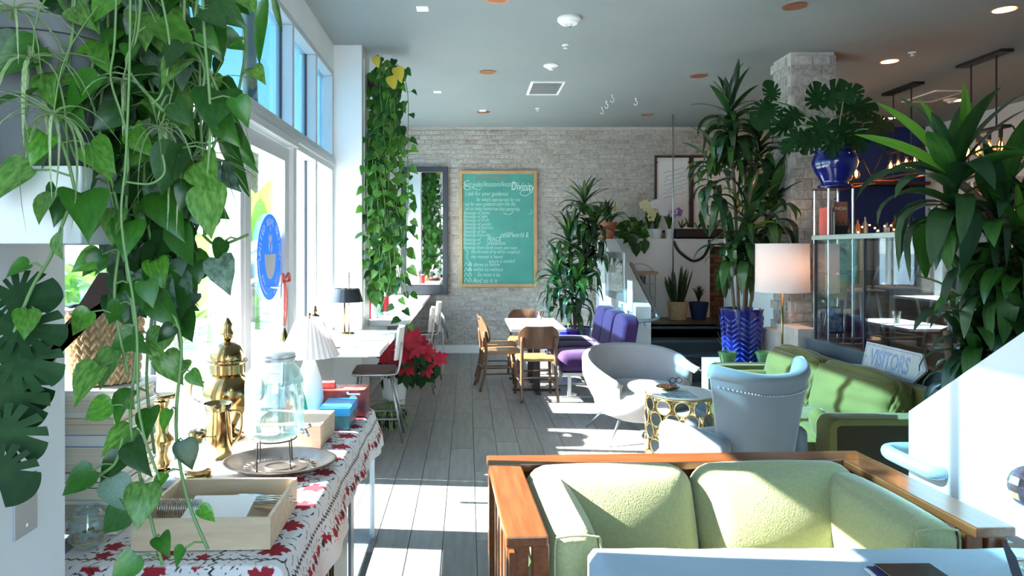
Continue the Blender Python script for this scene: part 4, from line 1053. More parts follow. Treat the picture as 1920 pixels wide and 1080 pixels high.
# --- tall cascade on the column
rnd = random.Random(21)
C_ = thing('wall_planter_cascade', 'tall cascade of pothos hanging from wall pots on the white column', 'hanging plant', (-1.0, 6.78, 1.9))
part('backing_strip', MB().box(-1.009, -1.0, 6.62, 6.95, 1.0, 3.5), M['trim'], C_, world=True)
for z in (3.18, 2.52, 1.88):
    part('pot', MB().lathe([(.001,0),(.075,0),(.10,.19),(.09,.19),(.085,.16)], 22, (-.90,6.79,z), cap=False), M['dpot'], C_, world=True, smooth=40)
vn = MB(); bud = [285]
heads = [(3.36, 1.7), (2.70, 1.5), (2.05, 1.1)]
for hz, ln in heads:
    for k in range(8):
        a = rnd.uniform(-2.6, .6); r0 = .09
        x0 = -.88+rnd.uniform(-.05,.10); y0 = 6.72+rnd.uniform(-.1,.08)
        L = ln*rnd.uniform(.45, 1.0); xo = rnd.uniform(-.10,.26)
        pts = [V((-.90,6.78,hz-.02)), V((x0+xo*.5, y0-.06, hz+rnd.uniform(.0,.12))), V((x0+xo, y0-.12, hz-.18)), V((x0+xo+rnd.uniform(-.05,.08), y0-.12, hz-L*.6)), V((x0+xo*1.0+rnd.uniform(-.05,.1), y0-.10, hz-L))]
        for p in pts: p.x = max(-.96, min(-.58, p.x))
        strand(C_, pts, rnd, .098, .105, POTHOS, vines=vn, budget=bud, stemr=.004)
part('vine', vn, M['vine'], C_, world=True, smooth=True)
# its back: vines too many to single out
bk_ = MB()
def add_leaf_geo(mb, base, d, nrm, s):
    m = orient(d, nrm).to_matrix().to_4x4(); m = Matrix.Translation(V(base)) @ m @ Matrix.Scale(s, 4)
    n = len(mb.v); O = [(-.08,.25),(.2,.42),(.6,.28),(1,0)]
    mb.add([m @ V(p) for t, wd in O for p in ((t,-wd,.2*wd-.2*t*t),(t,0,-.2*t*t),(t,wd,.2*wd-.2*t*t))], [f for i in range(3) for f in ((i*3,i*3+3,i*3+4,i*3+1),(i*3+1,i*3+4,i*3+5,i*3+2))])
for k in range(520):
    z = rnd.uniform(1.15, 3.45); f = .17+.07*sin(z*4.3)+.05*sin(z*9.1+1)+.06*min(1, (z-1)/1.2)
    add_leaf_geo(bk_, (rnd.uniform(-.96,-.96+f), rnd.uniform(6.64,6.98), z), (rnd.uniform(-.6,.6), rnd.uniform(-.5,.5), -1), (rnd.uniform(-.4,.6),-1,.4), rnd.uniform(.08,.12))
o = part('small_leaves', bk_, M['leafp'][0], C_, world=True, smooth=True); o['kind'] = 'stuff'
for pts, sz in (([(735,500,6.6),(742,550,6.58),(752,590,6.55),(760,612,6.55)], .085), ([(758,300,6.6),(768,380,6.6),(772,450,6.6)], .075), ([(700,420,6.6),(698,480,6.6),(705,530,6.6)], .08)):
    strand(C_, S_(pts), rnd, sz, .075, POTHOS, vines=MB())
for px, py, s_ in ((704,108,.10),(745,128,.14),(733,145,.13)): put_leaf(YELLOW[0], C_, P(px,py,6.45), (.3,-.1,-1), (0,-1,.3), s_)

# --- dracaenas
DRA = []
for m_ in M['leafd']:
    for dp in (.25, .9, 1.7):
        vs = []; fs = []; n = 9; x = 0; z = 0
        ang = .9-dp*.15
        for i in range(n):
            t = i/(n-1); wd = .062*sin(pi*min(1, .12+t*.88))**.7
            if i == n-1: wd = .002
            vs += [(x,-wd,z+wd*.45),(x,0,z),(x,wd,z+wd*.45)]
            if i: a = (i-1)*3; fs += [(a,a+3,a+4,a+1),(a+1,a+4,a+5,a+2)]
            ang -= dp*.30*(.5+t); ang = max(ang, -1.5); x += cos(ang)/(n-1); z += sin(ang)/(n-1)
        DRA.append(MB().add(vs, fs).mesh('leaf', m_, True))
YNG = []
for dp in (.25,.7):
    vs = []; fs = []; n = 8; x = 0; z = 0; ang = 1.1
    for i in range(n):
        t = i/(n-1); wd = .06*sin(pi*min(1, .12+t*.88))**.7 if i < n-1 else .002
        vs += [(x,-wd,z+wd*.5),(x,0,z),(x,wd,z+wd*.5)]
        if i: a = (i-1)*3; fs += [(a,a+3,a+4,a+1),(a+1,a+4,a+5,a+2)]
        ang -= dp*.35; x += cos(ang)/(n-1); z += sin(ang)/(n-1)
    YNG.append(MB().add(vs, fs).mesh('young_leaf', M['leafl'], True))
def dracaena(root, crowns, rnd, bud, yaw=None, young=4, wide=1.0):
    "crowns: (x,y,z top, leaf length, n leaves, depth of leafy stem)"
    for cx, cy, cz, L, n, dep in crowns:
        for k in range(n):
            if bud[0] <= 0: return
            bud[0] -= 1
            f = k/n; z = cz-dep*f*rnd.uniform(.7,1.1)
            yw = k*2.4+rnd.uniform(-.4,.4)
            lvl = 0 if f < .22 else (1 if f < .55 else 2)
            o = bpy.data.objects.new('leaf', DRA[rnd.randrange(3)*3+lvl]); COL.objects.link(o); o.parent = root
            o.location = V((cx, cy, z))-root.location; o.rotation_euler = (rnd.uniform(-.25,.25), rnd.uniform(-.25,.3)+(-.45 if f < .12 else 0), yw)
            s_ = L*rnd.uniform(.75,1.15); o.scale = (s_, s_*wide*rnd.uniform(.9,1.25), s_)
        for k in range(young):
            o = bpy.data.objects.new('young_leaf', YNG[k % 2]); COL.objects.link(o); o.parent = root
            o.location = V((cx, cy, cz))-root.location; o.rotation_euler = (0, rnd.uniform(-.45,.0), rnd.uniform(0,6.28)); s_ = L*rnd.uniform(.45,.75); o.scale = (s_,)*3
def herringbone(t, r0, r1, h, rows=9, cols=14):
    hb = MB()
    for i in range(rows):
        z = .05+i*(h-.10)/rows
        for k in range(cols):
            a = 2*pi*k/cols; s_ = 1 if k % 2 else -1
            def q(aa, zz):
                rr_ = r0+(r1-r0)*zz/h+.004; return (rr_*cos(aa), rr_*sin(aa), zz)
            hb.tube([q(a-pi/cols*.85, z-s_*.026), q(a, z), q(a+pi/cols*.85, z+s_*.026)], .0075, 5)
    return part('herringbone_relief', hb, M['cobaltcatch'], t, smooth=True)
rnd = random.Random(31)
X_ = pot_thing('potted_dracaena', 'very tall dracaena in a cobalt herringbone pot beside the floor lamp', (2.78, 6.93, .50), .165, .205, .555, M['cobalt'], rim=.006)
herringbone(X_, .165, .205, .555)
tk = MB()
stems = [(-.06,.0,3.05),(.10,.04,2.75),(-.12,.05,2.35),(.14,-.04,2.1),(.02,-.06,1.9)]
for a, b, zt in stems: tk.tube(smooth_path([(2.78+a*.5,6.93+b*.5,.98),(2.78+a,6.93+b,(zt+1)/2),(2.78+a*2,6.93+b*2,zt)], 5), [.016]*11, 8)
part('cane', tk, M['trunk'], X_, world=True, smooth=True)
dracaena(X_, [(2.66,6.93,3.10,.44,62,.55),(2.98,7.0,2.80,.42,50,.5),(2.54,7.0,2.62,.42,50,.6),(3.06,6.86,2.25,.46,46,.6),(2.80,6.80,2.0,.48,44,.55),(2.66,6.84,1.72,.44,34,.4)], rnd, [285], wide=1.35)
for lb, (px, py, Z, r) in (('small green glazed pot with dry twigs left of the cobalt herringbone pot', (1364,672,6.66,.085)), ('small empty green glazed pot right of the cobalt herringbone pot', (1436,672,6.66,.095))):
    c = P(px, py, Z); c.z = .50
    g_ = pot_thing('green_pot', lb, c, r*.62, r, .155, M['greeng'], 'small green pots on the white ledge', 'pot', True, .006)
    if r < .09:
        tw = MB()
        for k in range(6): a = rnd.uniform(0,6.28); tw.tube([(0,0,.13),(.10*cos(a),.10*sin(a),.20+.03*k)], .002, 4)
        part('twig', tw, M['trunk'], g_)
rnd = random.Random(33)
X_ = pot_thing('potted_dracaena', 'bushy dracaena in a blue pot against the brick wall behind the purple banquette', (1.52, 9.62, 0), .18, .23, .56, M['cobalt'], rim=.006)
tk = MB()
for a, b, zt in ((-.06,0,2.2),(.12,.03,1.9),(-.15,.02,1.6),(.0,-.05,1.3)): tk.tube(smooth_path([(1.52+a*.3,9.62,.5),(1.52+a,9.62+b,(zt+.5)/2),(1.52+a*2,9.62+b,zt)], 4), .014, 7)
part('cane', tk, M['trunk'], X_, world=True, smooth=True)
dracaena(X_, [(1.62,9.5,2.36,.42,46,.5),(1.78,9.55,2.02,.42,42,.5),(1.42,9.55,1.86,.46,42,.55),(1.62,9.45,1.62,.44,44,.5),(1.24,9.5,1.40,.44,44,.6),(1.5,9.4,1.22,.44,40,.5)], rnd, [258], young=3, wide=1.3)
rnd = random.Random(37)
X_ = pot_thing('potted_dracaena', 'large broad-leaved dracaena at the right edge in front of the glass fence', (2.50, 3.32, 0), .17, .21, .45, M['dpot'], rim=.006)
tk = MB()
tk.tube(smooth_path([(2.50,3.32,.40),(2.55,3.30,1.0),(2.52,3.26,1.6),(2.45,3.24,1.85),(2.30,3.22,1.98)], 6), .020, 8)
tk.tube(smooth_path([(2.51,3.33,.40),(2.40,3.36,.9),(2.36,3.36,1.25)], 5), .018, 8).tube(smooth_path([(2.53,3.30,.40),(2.6,3.25,1.0),(2.58,3.2,1.7)], 5), .018, 8)
part('cane', tk, M['trunk'], X_, world=True, smooth=True)
dracaena(X_, [(2.29,3.22,2.02,.46,34,.30),(2.52,3.22,1.92,.42,40,.6),(2.58,3.18,1.72,.40,40,.6),(2.46,3.28,1.46,.34,44,.55),(2.56,3.2,1.32,.36,40,.6),(2.46,3.30,1.22,.30,36,.5)], rnd, [262], young=3, wide=1.7)
for d, s_ in (((-.75,0,.9),.50),((.2,0,1),.48),((-.25,.1,1),.42),((-1,-.1,.5),.5)):
    put_leaf(YNG[0], X_, (2.29,3.22,2.0), d, (0,-1,.4), s_, 'young_leaf').rotation_euler.rotate_axis('Y', .9)

# --- monstera in the round cobalt pot on the bookcase
X_ = thing('potted_monstera', 'monstera in a glossy cobalt urn pot on top of the chrome bookcase', 'potted plant', (3.215, 5.98, 2.19))
part('pot', MB().lathe([(.001,0),(.135,0),(.14,.015),(.105,.03),(.115,.06),(.165,.15),(.185,.22),(.17,.285),(.155,.30),(.175,.325),(.165,.325),(.145,.30)], 36, cap=False), M['cobalt'], X_, smooth=True)
part('soil', MB().lathe([(.001,.29),(.146,.29)], 20, cap=False), M['soil'], X_)
X_.location.z = 2.192
st = MB(); rnd = random.Random(5)
for px, py, s_, dx, dz in ((1440,205,.24,-.4,-.6),(1448,178,.17,-.2,.8),(1490,215,.20,-.6,-.3),(1530,190,.22,.1,.7),(1560,185,.24,.3,.5),(1600,200,.26,.6,.1),(1625,225,.24,.8,-.4),(1580,235,.24,.3,-.7),(1540,235,.24,-.2,-.7),(1605,255,.20,.6,-.8),(1500,255,.20,-.7,-.6),(1640,250,.20,.8,-.7),(1475,235,.19,-.9,-.2),(1560,265,.18,0,-1),(1520,260,.18,-.4,-.9),(1590,180,.18,.5,.7),(1480,270,.13,-.6,-.7),(1650,230,.18,1,-.2)):
    c = P(px, py, 5.92-rnd.uniform(0,.25)); d = V((dx, -.25, dz))
    put_leaf(MON[rnd.randrange(3)], X_, c-d.normalized()*s_*.3, d, (rnd.uniform(-.3,.3),-1,.6), s_)
    b0_ = X_.location+V((0,0,.30)); st.tube(smooth_path([b0_, (b0_+c)/2+V((0,0,.10)), c-d.normalized()*s_*.3], 4), .006, 6)
part('leaf_stalk', st, M['vine'], X_, world=True, smooth=True)

# --- poinsettia and spider plant under the window table
POIN = leaf_mesh('bract', [(0,.03),(.2,.17),(.45,.26),(.6,.22),(.68,.27),(.85,.10),(1,0)], M['bract'], .2, .35)
PGR = leaf_mesh('leaf', [(0,.03),(.2,.20),(.45,.28),(.7,.20),(.88,.08),(1,0)], M['leafm'], .2, .4)
X_ = pot_thing('poinsettia', 'red poinsettia in a ribbed white pot under the near window table', (-.74, 6.86, .0), .10, .135, .40, M['wpot'], rim=.004)
part('rib', MB().tube([(.121*cos(2*pi*k/28), .121*sin(2*pi*k/28), .26) for k in range(28)], .004, 5, closed=True).tube([(.127*cos(2*pi*k/28), .127*sin(2*pi*k/28), .32) for k in range(28)], .004, 5, closed=True).tube([(.115*cos(2*pi*k/28), .115*sin(2*pi*k/28), .20) for k in range(28)], .004, 5, closed=True), M['wpot'], X_, smooth=True)
st = MB(); rnd = random.Random(9)
for px, py in ((730,655),(745,675),(762,640),(772,655),(755,665),(783,655),(795,668),(770,680),(805,662),(790,645),(812,685),(822,672),(720,668),(800,690),(775,632),(760,690)):
    c = P(px, py, 6.62+rnd.uniform(-.1,.1)); up = V((rnd.uniform(-.2,.5),-1,rnd.uniform(.1,.9))).normalized()
    e1 = up.orthogonal().normalized(); e2 = up.cross(e1)
    for k in range(7):
        a = 2*pi*k/7+rnd.uniform(-.2,.2); d = e1*cos(a)+e2*sin(a)+up*.15
        put_leaf(POIN, X_, c, d, up, rnd.uniform(.08,.115), 'bract')
    for k in range(4):
        a = rnd.uniform(0,6.28); put_leaf(PGR, X_, c-up*.04+V((0,0,-.05)), V((cos(a)*.8, sin(a)*.4, -.7)), (0,-1,.6), rnd.uniform(.11,.15))
    p0 = V((-.74,6.86,.37)); st.tube(smooth_path([p0, (p0+c)/2+V((0,.03,.05)), c], 4), .004, 5)
for k in range(30):
    c = P(rnd.uniform(715,800), rnd.uniform(672,708), 6.75+rnd.uniform(-.1,.15)); put_leaf(PGR, X_, c, V((rnd.uniform(-.5,.7),-.3,-1)), (0,-1,.4), rnd.uniform(.11,.15))
part('stem', st, M['vine'], X_, world=True, smooth=True)
rnd = random.Random(10)
X_ = pot_thing('spider_plant', 'variegated spider plant in a low black bowl on the floor by the near stool', (-.74, 6.42, 0), .13, .17, .12, M['dpot'], rim=.0)
spider(X_, V((-.74,6.42,.12)), 120, .30, rnd); spider(X_, V((-.72,6.40,.20)), 60, .28, rnd)

# --- plants along the ledge behind the stairs (Z about 10.7, top 1.82)
def tuft(root, c, n, L, rnd, me, lean=.5, name='leaf'):
    for k in range(n):
        a = rnd.uniform(0, 2*pi); d = V((cos(a)*lean, sin(a)*lean, rnd.uniform(.3,1)))
        put_leaf(me, root, c, d, V((-cos(a)*.5,-sin(a)*.5,1)), L*rnd.uniform(.7,1.15), name)
rnd = random.Random(14)
LZ = 1.822; LY = 10.70
BRO = DRA[1]
def lp(px): return (px-877)/1280*LY
X_ = pot_thing('potted_bromeliad', 'bromeliad with a yellow spike in the terracotta pot on the stair ledge', (lp(1136)-.02, 10.50, LZ-.012), .09, .145, .26, M['terra'], rim=.008)
struct('trim_19', MB().box(2.0, 2.3, 10.25, YB-.02, 1.80, 1.809), M['trim'])
tuft(X_, X_.location+V((0,0,.24)), 34, .38, rnd, DRA[0], .8); tuft(X_, X_.location+V((.05,-.05,.24)), 20, .34, rnd, DRA[4], 1.0)
sp_ = MB(); 
for k in range(10): sp_.xf(T(X_.location+V((-.08+.20*(k % 2),0,.42+.012*k)))).lathe([(.012,0),(.022-.001*k,.02),(.002,.05)], 8)
part('flower_spike', sp_, M['yellowleaf'], X_, world=True, smooth=True)
X_ = pot_thing('potted_pothos', 'heart-leaved plant spilling over the ledge right of the terracotta pot', (lp(1188), 10.66, LZ), .07, .09, .12, M['dpot'])
for k in range(60):
    c = V((lp(1180)+rnd.uniform(-.24,.20), 10.52+rnd.uniform(-.06,.1), LZ+rnd.uniform(-.02,.28))); put_leaf(rnd.choice(POTHOS[4:6]+POTHOS[:2]), X_, c, (rnd.uniform(-1,1),-.3,rnd.uniform(-1,.6)), (rnd.uniform(-.3,.3),-1,.5), rnd.uniform(.06,.12))
for px, py in ((1185,455),(1192,470),(1207,465)): put_leaf(POTHOS[4], X_, P(px,py-12,10.45), (.1,0,-1), (0,-1,.2), .20)
vn = MB()
for k in range(7): vn.tube(smooth_path([X_.location+V((0,0,.12)), X_.location+V((rnd.uniform(-.2,.2),-.1,.25)), X_.location+V((rnd.uniform(-.3,.35),-.15,rnd.uniform(-.2,.1)))], 4), .004, 5)
part('stem', vn, M['vine'], X_, world=True, smooth=True)
def orchid(name, lb, px, h, cols, r=.075, spread=.12, z0=LZ, n=7):
    X_ = pot_thing(name, lb, (lp(px), 10.68, z0), r*.72, r, .15, M['wpot'], 'white pots on the stair ledge')
    tuft(X_, X_.location+V((0,0,.14)), 16, .26, rnd, DRA[3], .9); tuft(X_, X_.location+V((0,0,.14)), 8, .34, rnd, DRA[0], .5)
    st = MB(); st.tube(smooth_path([X_.location+V((0,0,.13)), X_.location+V((.02,0,h*.6)), X_.location+V((-.04,-.05,h))], 5), .004, 5)
    part('flower_stem', st, M['vine'], X_, world=True, smooth=True)
    for k in range(n):
        c = X_.location+V((rnd.uniform(-spread,spread), -.08, h+rnd.uniform(-spread,spread*.9)))
        for j in range(5):
            a = 2*pi*j/5+.3; put_leaf(cols[k % len(cols)], X_, c, V((cos(a), -.15, sin(a))), (0,-1,0), .072, 'petal')
    return X_
PET = {n_: leaf_mesh('petal', [(0,.05),(.3,.36),(.65,.42),(.9,.25),(1,.05)], mat('orchid_'+n_, c, rough=.6, trans=.25), .1, .1) for n_, c in (('cream',(.72,.66,.36)),('white',(.80,.80,.82)),('violet',(.28,.10,.42)))}
orchid('orchid', 'cream orchid in a white pot on the stair ledge', 1216, .44, [PET['cream']], .075, .12, n=9)
orchid('orchid', 'white orchid in a white pot on the stair ledge, second white pot', 1226, .46, [PET['white']], .085, .10, n=7).location.y = 10.64
X_ = orchid('orchid', 'white and violet orchid in the white pot next to the black planter box', 1254, .47, [PET['white'],PET['white'],PET['violet']], .07, .12, n=8)
for X_ in [o for o in bpy.data.objects if o.name.startswith('orchid') and o.parent is None][1:2]: X_.location.x = lp(1222)+.06
# black planter box with white pebbles and its strap
X_ = thing('planter_box', 'long black planter box of white pebbles on the ledge, strap hanging below', 'planter', (lp(1306), 10.68, LZ))
x0, x1 = lp(1263), lp(1350)
part('box', MB().box(x0, x1, 10.56, 10.80, LZ, LZ+.02).box(x0, x1, 10.56, 10.58, LZ, LZ+.15).box(x0, x1, 10.78, 10.80, LZ, LZ+.15).box(x0, x0+.02, 10.58, 10.78, LZ, LZ+.15).box(x1-.02, x1, 10.58, 10.78, LZ, LZ+.15), M['black'], X_, world=True)
pb = MB()
for k in range(170): pb.ball((rnd.uniform(x0+.04,x1-.04), rnd.uniform(10.59,10.77), LZ+.15+rnd.uniform(-.01,.02)), rnd.uniform(.010,.022), 4, (1.2,1,.7))
part('pebbles', pb, M['wall'], X_, world=True, smooth=True)['kind'] = 'stuff'
part('soil', MB().box(x0+.02, x1-.02, 10.58, 10.78, LZ+.02, LZ+.13), M['soil'], X_, world=True)
sv = [P(1263,452,10.53), P(1272,470,10.52), P(1290,485,10.52), P(1303,489,10.52), P(1318,482,10.52), P(1328,465,10.52), P(1330,450,10.53)]
part('strap', MB().tube(smooth_path(sv, 6), .022, 6), M['black'], X_, world=True, smooth=True)
for k in range(5):
    c = V((x0+.1+k*.13, 10.67, LZ+.14))
    for j in range(7): a = rnd.uniform(0,6.28); put_leaf(DRA[0], X_, c, V((cos(a)*.7, sin(a)*.5, .9)), (0,-1,.3), rnd.uniform(.12,.22))
tag(part('ceiling_rod', MB().tube([P(1262,215,9.9), (P(1262,215,9.9).x, 9.9, 1.15)], .010, 8), M['steel'], smooth=True), 'thin steel rod hanging from the ceiling by the stair ledge', 'rod')
# snake plant and blue pot on the landing
SNK = leaf_mesh('blade', [(0,.045),(.3,.06),(.6,.055),(.85,.03),(1,0)], M['snake'], .3, -.05)
bx = V(((1270-877)/1280*10.3, 10.28, PZ))
X_ = thing('snake_plant', 'snake plant in a woven light basket on the stair landing', 'potted plant', bx)
part('basket', MB().lathe([(.001,0),(.115,0),(.145,.27),(.135,.27),(.12,.22)], 28, cap=False, flute=.03, nf=28), M['weave'], X_, smooth=30)
wv = MB()
for i in range(8):
    r0_ = .117+.028*i/8
    for k in range(14):
        a = 2*pi*(k+.5*(i % 2))/14; wv.xf(T(r0_*cos(a), r0_*sin(a), .03+i*.032) @ rot(0,0,a)).cbox((.004,0,0), (.01,.03,.016))
part('weave', wv, M['weave'], X_)['kind'] = 'stuff'
part('soil', MB().lathe([(.001,.22),(.125,.22)], 16, cap=False), M['soil'], X_)
for k in range(16):
    a = rnd.uniform(0,6.28); lean = rnd.uniform(.05,.4); put_leaf(SNK, X_, bx+V((.06*cos(a),.06*sin(a),.21)), V((cos(a)*lean, sin(a)*lean, 1)), (cos(a+1),-1,0), rnd.uniform(.38,.62), 'blade')
X_ = pot_thing('potted_palm', 'small dark plant in a navy pot right of the woven basket on the landing', ((1310-877)/1280*10.3, 10.3, PZ), .10, .145, .26, mat('navy_pot', (.01,.035,.12), rough=.5))
tuft(X_, X_.location+V((0,0,.24)), 30, .26, rnd, DRA[0], .7)
# wire shelf rack with boxes left of it
X_ = thing('wire_rack', 'dim wire rack with jars behind the sloping stair wall', 'rack', (2.55, 10.35, PZ))
for x in (2.32, 2.80):
    for y in (10.2, 10.5): part('post', MB().tube([(x,y,PZ),(x,y,1.30)], .008, 6), M['steel'], X_, world=True)
for z in (.72, .92, 1.12): part('wire_shelf', MB().box(2.31,2.81,10.19,10.51,z,z+.01), M['steel'], X_, world=True)
part('arch', MB().tube([(2.56+.25*cos(pi*k/14), 10.2, 1.20+.24*sin(pi*k/14)) for k in range(15)], .008, 6), M['steel'], X_, world=True, smooth=True)
part('top_shelf', MB().box(2.3,2.84,10.16,10.52,1.28,1.32), M['oakf'], X_, world=True)
for k, (x, z, c) in enumerate(((2.42,1.131,'black'),(2.53,1.131,'dpot'),(2.65,1.131,'gpot'),(2.46,.931,'cobalt'),(2.66,.931,'black'))):
    jn = thing('storage_jar', ['dark jar at left on the upper wire shelf','dark jar at middle on the upper wire shelf','grey jar at right on the upper wire shelf','blue jar on the lower wire shelf','black jar on the lower wire shelf'][k], 'jar', (x, 10.34, z), 0, 'jars on the wire rack')
    part('jar_body', MB().lathe([(.045,0),(.045,.11)], 14), M[c], jn, smooth=40); part('lid', MB().lathe([(.047,.11),(.047,.13),(.001,.132)], 14), M['steel'], jn)
# ---------------------------------------------------------------- on the walls
CBo = thing('chalkboard', 'green chalkboard in a light oak frame covered in chalk handwriting', 'chalkboard', (.48, 10.84, 1.05))
def px_rect(x0, x1, y0, y1, Z): a = P(x0, y0, Z); b = P(x1, y1, Z); return a.x, b.x, b.z, a.z
x0, x1, z0, z1 = px_rect(861, 1007, 320, 538, 10.84)
part('board', MB().box(x0+.03, x1-.03, 10.845, 10.875, z0+.03, z1-.03), M['chalk'], CBo, world=True)
for b in ((x0,x0+.052,z0,z1),(x1-.052,x1,z0,z1),(x0+.052,x1-.052,z1-.052,z1),(x0+.052,x1-.052,z0,z0+.052)):
    part('board_frame', MB().box(b[0], b[1], 10.825, 10.88, b[2], b[3]), M['oakf'], CBo, world=True, bevel=.004)
lines = [(868,346,11.5,'Spirit guides/Ancestors/Ancestry,'),(872,363,9.5,'I ask for your guidance'),(893,374,8.5,"for what's appropriate for me"),
 (868,383,8.5,'I ask for your guidance upon this day'),(868,391,8.5,'I ask to make tomorrow than yesterday'),(868,399,7.6,'Blessings of home'),(868,406,7.6,'Blessings of light'),
 (868,413,7.6,'Blessings of truth'),(868,420,7.6,'Blessings of wealth'),(868,427,7.6,'Blessings of finances'),(868,434,7.6,'Blessings of fun'),(868,441,7.6,'Blessings from the'),
 (938,436,6.5,'       mind'),(937,441,12,'otherworld &'),(868,449,7.6,'Blessings of'),(913,449,10,'PEACE'),(868,456,7.6,'Blessings of'),(913,456,9,'protection'),
 (868,464,8,'Blessings from north south east west'),(883,472,8,'that the work of my will be completed'),(883,481,8,'my request is heard'),(916,490,8,'where is needed'),
 (877,496,8.5,'As above so below'),(877,505,8.5,'As within so without'),(895,515,8.5,'So mote it be'),(886,526,11,'And so it is')]
rnd = random.Random(77)
tm = MB()
for px, py, s_, t_ in lines:
    c = P(px, py, 10.84)
    sz = s_*1.22/1280*10.84
    wlim = {True: 1.0}[True]
    xs = min(.78, (1000-px)/ (len(t_)*s_*1.22*.52))
    vs, fs = text_mesh(t_, sz, None, basis((c.x, 10.8435, c.z), (1,0,rnd.uniform(-.012,.012)), (0,0,1)), extrude=.0006, shear=.25, align='LEFT', sxx=xs*.96, bold=-.0012)
    tm.add(vs, fs)
vs, fs = text_mesh('Divinity', .19, None, basis((P(958,349,10.84).x, 10.8435, P(958,349,10.84).z), (1,0,-.05), (0,0,1)), extrude=.0006, shear=.2, align='LEFT', sxx=.62, bold=.0008); tm.add(vs, fs)
def sq(pts, r=.004): tm.tube(smooth_path([V((P(x,y,10.84).x, 10.843, P(x,y,10.84).z)) for x, y in pts], 5), r, 4)
sq([(880,338),(873,340),(871,346),(879,350),(882,354),(874,356),(869,351)]); sq([(991,356),(978,358),(976,364),(986,367),(993,362),(994,352)])
for y in (494,504,514,524): sq([(870,y+6),(874,y-2),(878,y+4),(881,y-3),(884,y+2),(880,y+5)], .003)
sq([(872,468),(877,472),(875,482),(879,490)], .003); sq([(962,396),(958,401),(950,402),(944,399)], .003); sq([(996,392),(997,400),(991,402)], .003); sq([(884,351),(897,356),(902,352)], .003)
part('handwriting', tm, M['chalkline'], CBo, world=True)
part('chalk_smudge', MB().box(P(892,330,10.84).x, P(950,330,10.84).x, 10.8432, 10.8448, P(0,339,10.84).z, P(0,329,10.84).z), mat('chalk_smudge', (.19,.25,.20), (.06,.28,.235), 5, rough=.9), CBo, world=True)

Mi = thing('wall_mirror', 'tall wall mirror in a thick charcoal frame left of the chalkboard', 'mirror', (-.7, 10.84, .94))
x0, x1, z0, z1 = px_rect(752, 840, 313, 552, 10.84); f = .085
part('mirror_glass', MB().box(x0+f-.01, x1-f+.01, 10.84, 10.85, z0+f+.06, z1-f+.01), M['mirror'], Mi, world=True)
part('backing', MB().box(x0+.02, x1-.02, 10.852, 10.875, z0+.02, z1-.02), M['charcoal'], Mi, world=True)
for b in ((x0,x0+f,z0,z1),(x1-f,x1,z0,z1),(x0+f,x1-f,z1-f,z1),(x0+f,x1-f,z0,z0+f+.07)):
    part('mirror_frame', MB().box(b[0], b[1], 10.815, 10.852, b[2], b[3]), M['charcoal'], Mi, world=True, bevel=.006)
o = thing('power_outlet', 'white power outlet low on the brick wall by the far stools', 'outlet', tuple(P(828,615,10.87)))
part('cover_plate', MB().cbox((0,0,0), (.075,.012,.115)), M['trim'], o, bevel=.002)
for dz in (-.025,.025): part('socket', MB().xf(T(0,-.007,dz)).box(-.012,-.008,-.002,0,-.008,.008).box(.008,.012,-.002,0,-.008,.008), M['black'], o)
# framed papers
for i, (xa, xb, lb) in enumerate(((1228,1296,'left dark-framed whiteboard sheet with blue handwriting on the brick wall'),(1297,1400,'right dark-framed whiteboard sheet with faint red handwriting, half behind the dracaena'))):
    x0, x1, z0, z1 = px_rect(xa, xb, 292, 436, 10.84)
    fp = thing('framed_sheet', lb, 'frame', ((x0+x1)/2, 10.84, z0), 0, 'framed sheets on the brick wall')
    for b in ((x0,x0+.03,z0,z1),(x1-.03,x1,z0,z1),(x0+.03,x1-.03,z1-.03,z1),(x0+.03,x1-.03,z0,z0+.03)): part('frame_bar', MB().box(b[0],b[1],10.83,10.88,b[2],b[3]), M['dwood'], fp, world=True, bevel=.003)
    part('whiteboard', MB().box(x0+.03,x1-.03,10.86,10.87,z0+.03,z1-.03), M['wpot'], fp, world=True)
    sh_ = part('paper_sheet', MB().box(x0+.06,x1-.05,10.854,10.858,z0+.25 if i == 0 else z0+.10,z1-.08), M['paper'], fp, world=True)
    sc_ = MB(); rnd = random.Random(60+i)
    for row in range(7):
        zz = z1-.28-row*.065; xx = x0+.12+rnd.uniform(0,.06); pts = []
        for k in range(26): pts.append(V((xx+k*.014, 10.851, zz+rnd.uniform(-.018,.018)+.004*k*(1 if i == 0 else 0))))
        sc_.tube(pts, .0022, 4)
    part('handwriting', sc_, M['ink'] if i == 0 else M['redink'], fp, world=True)
    for k in (.07,.93): part('push_pin', MB().ball((x0+(x1-x0)*k, 10.85, z1-.10), .012, 6), M['black'], fp, world=True)
# mirror and paper on the sloping stair wall
sm = thing('silver_wall_mirror', 'small silver-framed mirror on the sunlit stair wall', 'mirror', (2.02, 8.95, 1.1))
za = lambda px: 1280*2.035/(px-877)
ya, yb = 8.75, 9.95; zt, zb = 1.62, .98
part('mirror_glass', MB().box(2.022, 2.030, ya+.07, yb-.07, zb+.07, zt-.07), M['mirror'], sm, world=True)
part('backing', MB().box(2.030, 2.039, ya+.02, yb-.02, zb+.02, zt-.02), M['steel'], sm, world=True)
for b in ((ya,ya+.09,zb,zt),(yb-.09,yb,zb,zt),(ya+.09,yb-.09,zt-.09,zt),(ya+.09,yb-.09,zb,zb+.09)): part('mirror_frame', MB().box(2.0,2.03,b[0],b[1],b[2],b[3]), M['steel'], sm, world=True, bevel=.008)
wp = thing('framed_notice', 'pale framed notice sheet nearer the end of the stair wall', 'notice', (2.03, 8.55, .9))
